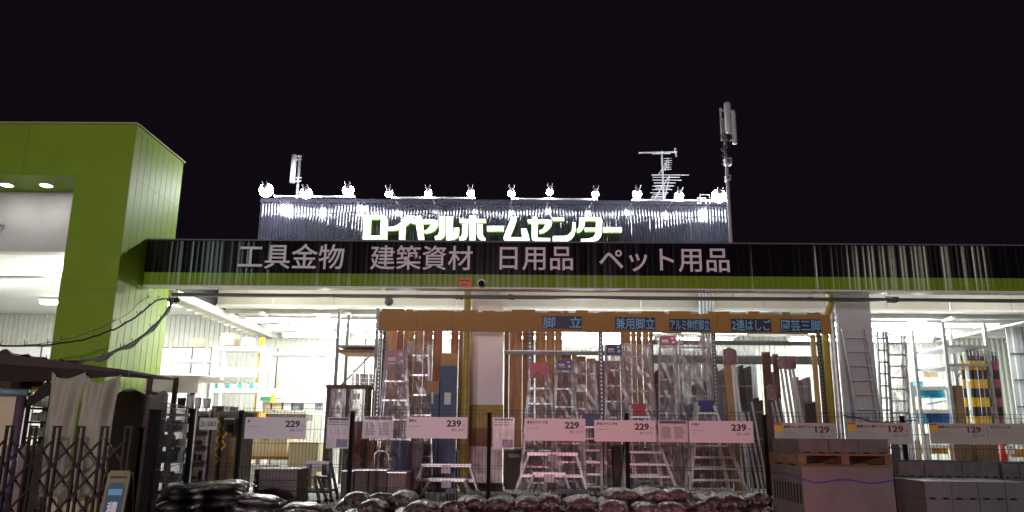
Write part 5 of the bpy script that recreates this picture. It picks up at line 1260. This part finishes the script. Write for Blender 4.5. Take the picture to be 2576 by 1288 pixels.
M('pipe_bluegrey').tube([(P(-60, 985, YR)[0], YR-0.03, PZ(0, 985, YR)), (P(74, 988, YR)[0], YR-0.03, PZ(60, 988, YR))], 0.045, 12).build('rail_pipe', t, smooth=True)
x0, x1, z0, z1 = rect(-60, 945, 100, 985, YR+0.9); M('dark_brown').box(x0, x1, YR+0.9, YR+0.95, z0, z1).build('rear_board', t)
x0, x1, z0, z1 = rect(80, 950, 108, 986, YR+0.8); M('panel_amber').box(x0, x1, YR+0.8, YR+0.84, z0, z1).build('amber_board', t)
x0, x1, z0, z1 = rect(-60, 992, 44, 1080, YR+1.5); M('cardboard_pale').box(x0, x1, YR+1.5, YR+1.55, 0.3, z1).build('pale_board', t)
x0, x1, z0, z1 = rect(85, 938, 145, 947, 18.0)
# hanging sheets
def sheet(label, uA, uB, vt, vb, sag, Y, seed):
    r = random.Random(seed); xa_, xb_ = PX(uA, vt, Y), PX(uB, vt, Y); zt_ = PZ((uA+uB)/2, vt, Y); zb_ = PZ((uA+uB)/2, vb, Y); ph = r.uniform(0, 6)
    def fn(a, c_):
        s = 4*a*(1-a); narrow = 1-0.14*c_**1.2
        x = xa_+(xb_-xa_)*(0.5+(a-0.5)*narrow)
        z = zt_-sag*s*(1-c_)-(zt_-zb_)*c_
        y = Y+0.035*sin(a*9+ph+c_*1.5)*(0.3+c_)+0.05*sin(a*17+ph)*(0.2+0.5*c_)-0.05*s*(1-c_)+0.03*sin((a+c_*0.6)*14)*(1-c_)
        return (x, y, z)
    o = M('cloth').grid(fn, 34, 30).build('hanging_sheet', smooth=True)
    md = o.modifiers.new('s', 'SOLIDIFY'); md.thickness = 0.004
    return tag(o, label, 'sheet', 'cream sheets under the lean-to eave')
sheet('cream cloth sheet hanging from the eave, left one', 129, 215, 935, 1250, 0.09, YR-0.04, 1)
sheet('cream cloth sheet hanging from the eave, right one', 214, 302, 940, 1250, 0.12, YR-0.04, 2)
# covered stack right of the sheets
x0, x1, z0, z1 = rect(262, 985, 352, 1290, 10.9); rr = random.Random(9)
def fc(a, c_):
    th = a*2*pi; cx_, cy_ = (x0+x1)/2, 11.3; hx, hy = (x1-x0)/2, 0.4
    ct, st_ = cos(th), sin(th); k = (abs(ct)**6+abs(st_)**6)**(-1/6)
    zz = 0.0+(z1)*min(1, c_*1.03); s = 1 if c_ < 0.97 else 0.93
    return (cx_+hx*ct*k*s+rr.uniform(-0.003, 0.003), cy_+hy*st_*k*s, zz+(0.05*sin(th*3) if c_ > 0.9 else 0))
m = M('cover_brown').grid(fc, 32, 22); m.box(x0+0.15, x1-0.15, 11.1, 11.5, z1-0.12, z1-0.02); tag(m.build('covered_stack', smooth=True), 'tall stack under a dark brown cover right of the cream sheets', 'covered stack')
x, z = P(345, 1005, 10.6)
# items behind the lattice: low goods
for i, (u0, u1, vt, vb, Y, m_) in enumerate(((100, 150, 1195, 1240, 11.0, 'cardboard_pale'), (160, 215, 1210, 1288, 10.8, 'cardboard_pale'), (0, 60, 1120, 1200, 11.6, 'tarp'), (55, 110, 1130, 1180, 11.8, 'dark_brown'), (225, 262, 1200, 1288, 10.8, 'cardboard'))):
    carton(['pale sack like carton low behind the lattice gate, left', 'pale carton low behind the lattice gate, middle', 'dark bundle behind the lattice gate at the left edge', 'dark crate behind the lattice gate beside the pillar', 'brown carton low behind the lattice gate, right'][i], u0, vt, u1, vb, Y, 0.4, m_, None, floor=0.0)
# shelf with pale packs between the shelter post and pillar
rack('dark rack with pale packs between the shelter post and the green pillar', 60, 122, 985, 12.8, 0.5, (1025, 1060, 1100, 1150), 'dark_brown', 0.05, False, vref=1060, sh=0.03, zbot=SLAB)
for i, (u, v0_, v1_) in enumerate(((92, 1000, 1024), (112, 996, 1024), (88, 1038, 1060), (108, 1036, 1060), (84, 1076, 1099), (104, 1080, 1099), (90, 1128, 1150), (110, 1126, 1150))):
    carton(f'pale pack on the dark rack by the pillar, {["top", "second", "third", "lowest"][i//2]} shelf, {["left", "right"][i % 2]}', u-9, v0_, u+8, v1_-1, 12.85, 0.3, 'goods_white', 'green_bottle', group='pale packs on the dark rack by the pillar')
# A-frame sign
YS = 8.3
x0, x1, z0, z1 = rect(268, 1184, 326, 1390, YS); ztp = PZ(297, 1184, YS)
t = thing('sandwich_board', 'yellow sandwich board with blue panel reading 積込 by the gate', 'sign', ((x0+x1)/2, YS, 0))
x0, x1 = PX(266, 1240, YS), PX(324, 1240, YS)
def slant(m, pts, th):   # outline in local x,z laid on the leaning front leaf
    n = len(pts); f = lambda x, z, o: (x, YS-0.20*(1-z/ztp)+o, z)
    vs = [f(x, z, 0) for x, z in pts]+[f(x, z, th) for x, z in pts]
    m.add(vs, [tuple(range(n)), tuple(reversed(range(n, 2*n)))]+[(i, n+i, n+(i+1) % n, (i+1) % n) for i in range(n)])
w = x1-x0
m = M('board_beige'); slant(m, [(x0-w*0.05, 0.0), (x1+w*0.05, 0.0), (x1-w*0.02, ztp-0.04), (x1-w*0.09, ztp), (x0+w*0.09, ztp), (x0+w*0.02, ztp-0.04)], 0.03); m.build('front_leaf', t)
m = M('board_beige'); m.add([(x0, YS+0.04, ztp-0.02), (x1, YS+0.04, ztp-0.02), (x1, YS+0.28, 0), (x0, YS+0.28, 0), (x0, YS+0.06, ztp-0.02), (x1, YS+0.06, ztp-0.02), (x1, YS+0.30, 0), (x0, YS+0.30, 0)], [(0,1,2,3),(7,6,5,4),(0,4,5,1),(2,6,7,3),(1,5,6,2),(0,3,7,4)]); m.build('rear_leaf', t)
mk = M('sign_navy'); zz = ztp-0.12
def slant2(m, pts, off):
    n = len(pts); f = lambda x, z, o: (x, YS-0.20*(1-z/ztp)+o, z)
    vs = [f(x, z, -off) for x, z in pts]+[f(x, z, -off+0.003) for x, z in pts]
    m.add(vs, [tuple(range(n)), tuple(reversed(range(n, 2*n)))]+[(i, n+i, n+(i+1) % n, (i+1) % n) for i in range(n)])
mat('panel_blue', (0.03, 0.09, 0.16), 0.5, var=0.1)
mk = M('panel_blue'); slant2(mk, [(x0+w*0.12, 0.1), (x1-w*0.12, 0.1), (x1-w*0.12, zz-0.05), (x1-w*0.2, zz), (x0+w*0.2, zz), (x0+w*0.12, zz-0.05)], 0.004); mk.build('blue_panel', t)
mk = M('ink'); slant2(mk, [(x0+w*0.15, zz+0.045), (x1-w*0.12, zz+0.045), (x1-w*0.12, zz+0.065), (x0+w*0.15, zz+0.065)], 0.004); mk.build('small_print', t)
mk = M('sign_blue'); slant2(mk, [(x0+w*0.2, zz-0.12), (x1-w*0.2, zz-0.12), (x1-w*0.2, zz-0.06), (x0+w*0.2, zz-0.06)], 0.008); mk.build('pale_patch', t)
mk = M('letter_silver')
for s, zc in (('積', zz-0.25), ('込', zz-0.42)):
    tmp = MB(); tmp.use('letter_silver'); text_into(tmp, s, x0+w*0.27, x1-w*0.27, zc-0.07, zc+0.07, 0, 0.003, 0.03)
    mk.add([(a, YS-0.20*(1-z/ztp)-0.008+b, z) for a, b, z in tmp.v], tmp.f)
mk.build('lettering', t)

# ================================================================== FESTOON CABLES
def cable(label, pts, Ys, r, ties=8, seed=1, double=False):
    n = 40; rr = random.Random(seed)
    def q(tt):
        k = tt*(len(pts)-1); i = min(int(k), len(pts)-2); f = k-i
        p0, p1, p2, p3 = pts[max(i-1, 0)], pts[i], pts[i+1], pts[min(i+2, len(pts)-1)]
        c = lambda a, b, c_, d: 0.5*((2*b)+(-a+c_)*f+(2*a-5*b+4*c_-d)*f*f+(-a+3*b-3*c_+d)*f**3)
        u, v = c(p0[0], p1[0], p2[0], p3[0]), c(p0[1], p1[1], p2[1], p3[1]); Y = Ys[0]+(Ys[1]-Ys[0])*tt
        a = P(u, v, Y); return Vector((a[0], Y, a[1]))
    t = thing('festoon_cable', label, 'cable', q(0))
    line = [q(k/n)+Vector((0, 0, rr.uniform(-0.01, 0.01))) for k in range(n+1)]
    M('cable').tube(line, r, 6).build('cable', t)
    if double:
        M('cable').tube([p+Vector((0, 0.02, 0.03*sin(k*0.9)-0.02)) for k, p in enumerate(line)], r*0.8, 5).build('second_cable', t)
    for k in range(ties):
        m = M('cable'); c_ = q((k+rr.uniform(0.2, 0.8))/ties)
        m.bar(c_, c_+Vector((rr.uniform(-0.05, 0.0), 0, rr.uniform(0.05, 0.11))), 0.008); m.bar(c_, c_+Vector((rr.uniform(0.0, 0.05), 0, rr.uniform(0.05, 0.1))), 0.007)
        m.build('cable_tie', t)
    return t
cable('upper sagging black cable with ties in front of the portal pillar', [(-30, 868), (60, 870), (180, 860), (262, 838), (330, 805), (375, 770), (398, 754), (430, 752)], (12.5, 15.7), 0.017, 12, 1)
cable('lower thick double cable sagging from the canopy corner to the lean-to roof', [(60, 912), (180, 911), (250, 900), (310, 875), (360, 845), (400, 808), (425, 775), (434, 755)], (10.6, 15.7), 0.026, 9, 2, True)
cable('thin pale wire above the cables', [(60, 872), (180, 850), (262, 820), (320, 790), (352, 760), (380, 745)], (12.6, 15.7), 0.006, 3, 3)
cable('thin black cable at the foot of the grey column', [(2120, 1045), (2165, 1052), (2200, 1062), (2255, 1060), (2306, 1058)], (16.9, 16.6), 0.014, 4, 6)
# clutter hooks at the canopy underside
def clump(label, u, v, Y, w, n, seed, ms='dark_rail'):
    rr = random.Random(seed); x, z = P(u, v, Y); m = M(ms)
    pts = [(x+rr.uniform(-w, w), Y+rr.uniform(-0.05, 0.05), z+rr.uniform(-0.08, 0.05)) for _ in range(n)]
    m.tube(pts, 0.016, 5)
    tag(m.build('cable_clump'), label, 'cable')
clump('tangled cable clump at the left canopy corner', 438, 752, 15.9, 0.16, 18, 1)
clump('small dark cable knot under the canopy left of the white column', 1152, 744, 16.25, 0.10, 9, 2)
clump('small dark cable knot under the canopy right of the white column', 1290, 745, 16.25, 0.12, 9, 3)
clump('cable knot under the canopy near the yellow pipe bend', 2030, 750, 16.3, 0.14, 9, 4)
clump('cable knot under the canopy in the third bay', 2245, 752, 16.3, 0.16, 11, 5)

# ---- notices and camera on the lime fascia
x0, x1, z0, z1 = rect(1154, 699, 1187, 722, YF-0.06)
t = thing('notice', 'small orange notice on the lime fascia above the yellow pipe', 'notice', ((x0+x1)/2, YF, z0))
M('orange_notice').box(x0, x1, YF-0.07, YF-0.05, z0, z1).build('panel', t)
m = M('ink_red'); 
for k in range(7): m.box(x0+0.03+k*0.03, x0+0.05+k*0.03, YF-0.073, YF-0.071, z1-0.075, z1-0.045)
for k in range(4): m.box(x0+0.07+k*0.03, x0+0.09+k*0.03, YF-0.073, YF-0.071, z0+0.03, z0+0.06)
m.build('small_print', t)
x, z = P(1211, 713, YF-0.15)
t = thing('dome_camera', 'small dark dome camera on the lime fascia above the white column', 'camera', (x, YF-0.1, z))
M('white_paint').tube([(x, YF-0.04, z+0.02), (x, YF-0.12, z+0.02)], 0.085, 16).build('mount', t, smooth=False)
M('camera_black').tube([(x, YF-0.12, z), (x, YF-0.17, z-0.01), (x, YF-0.20, z-0.02)], [0.07, 0.062, 0.02], 16).build('dome', t, smooth=True)
x, z = P(979, 754, 16.9)
t = thing('hanging_speaker', 'grey horn speaker hanging under the canopy in the first bay', 'speaker', (x, 16.9, z))
M('goods_grey').tube([(x-0.06, 16.85, z+0.08), (x, 16.8, z-0.02), (x+0.03, 16.72, z-0.08)], [0.05, 0.08, 0.10], 14).build('horn', t, smooth=True)
M('steel').tube([(x-0.07, 16.9, z+0.1), (x-0.07, 16.9, 4.42)], 0.012, 6).build('bracket', t); M('steel').tube([(x+0.05, 16.9, z+0.03), (x+0.05, 16.9, 4.42)], 0.012, 6).build('bracket', t)

for o in bpy.data.objects:
    if '_o' in o: del o['_o']
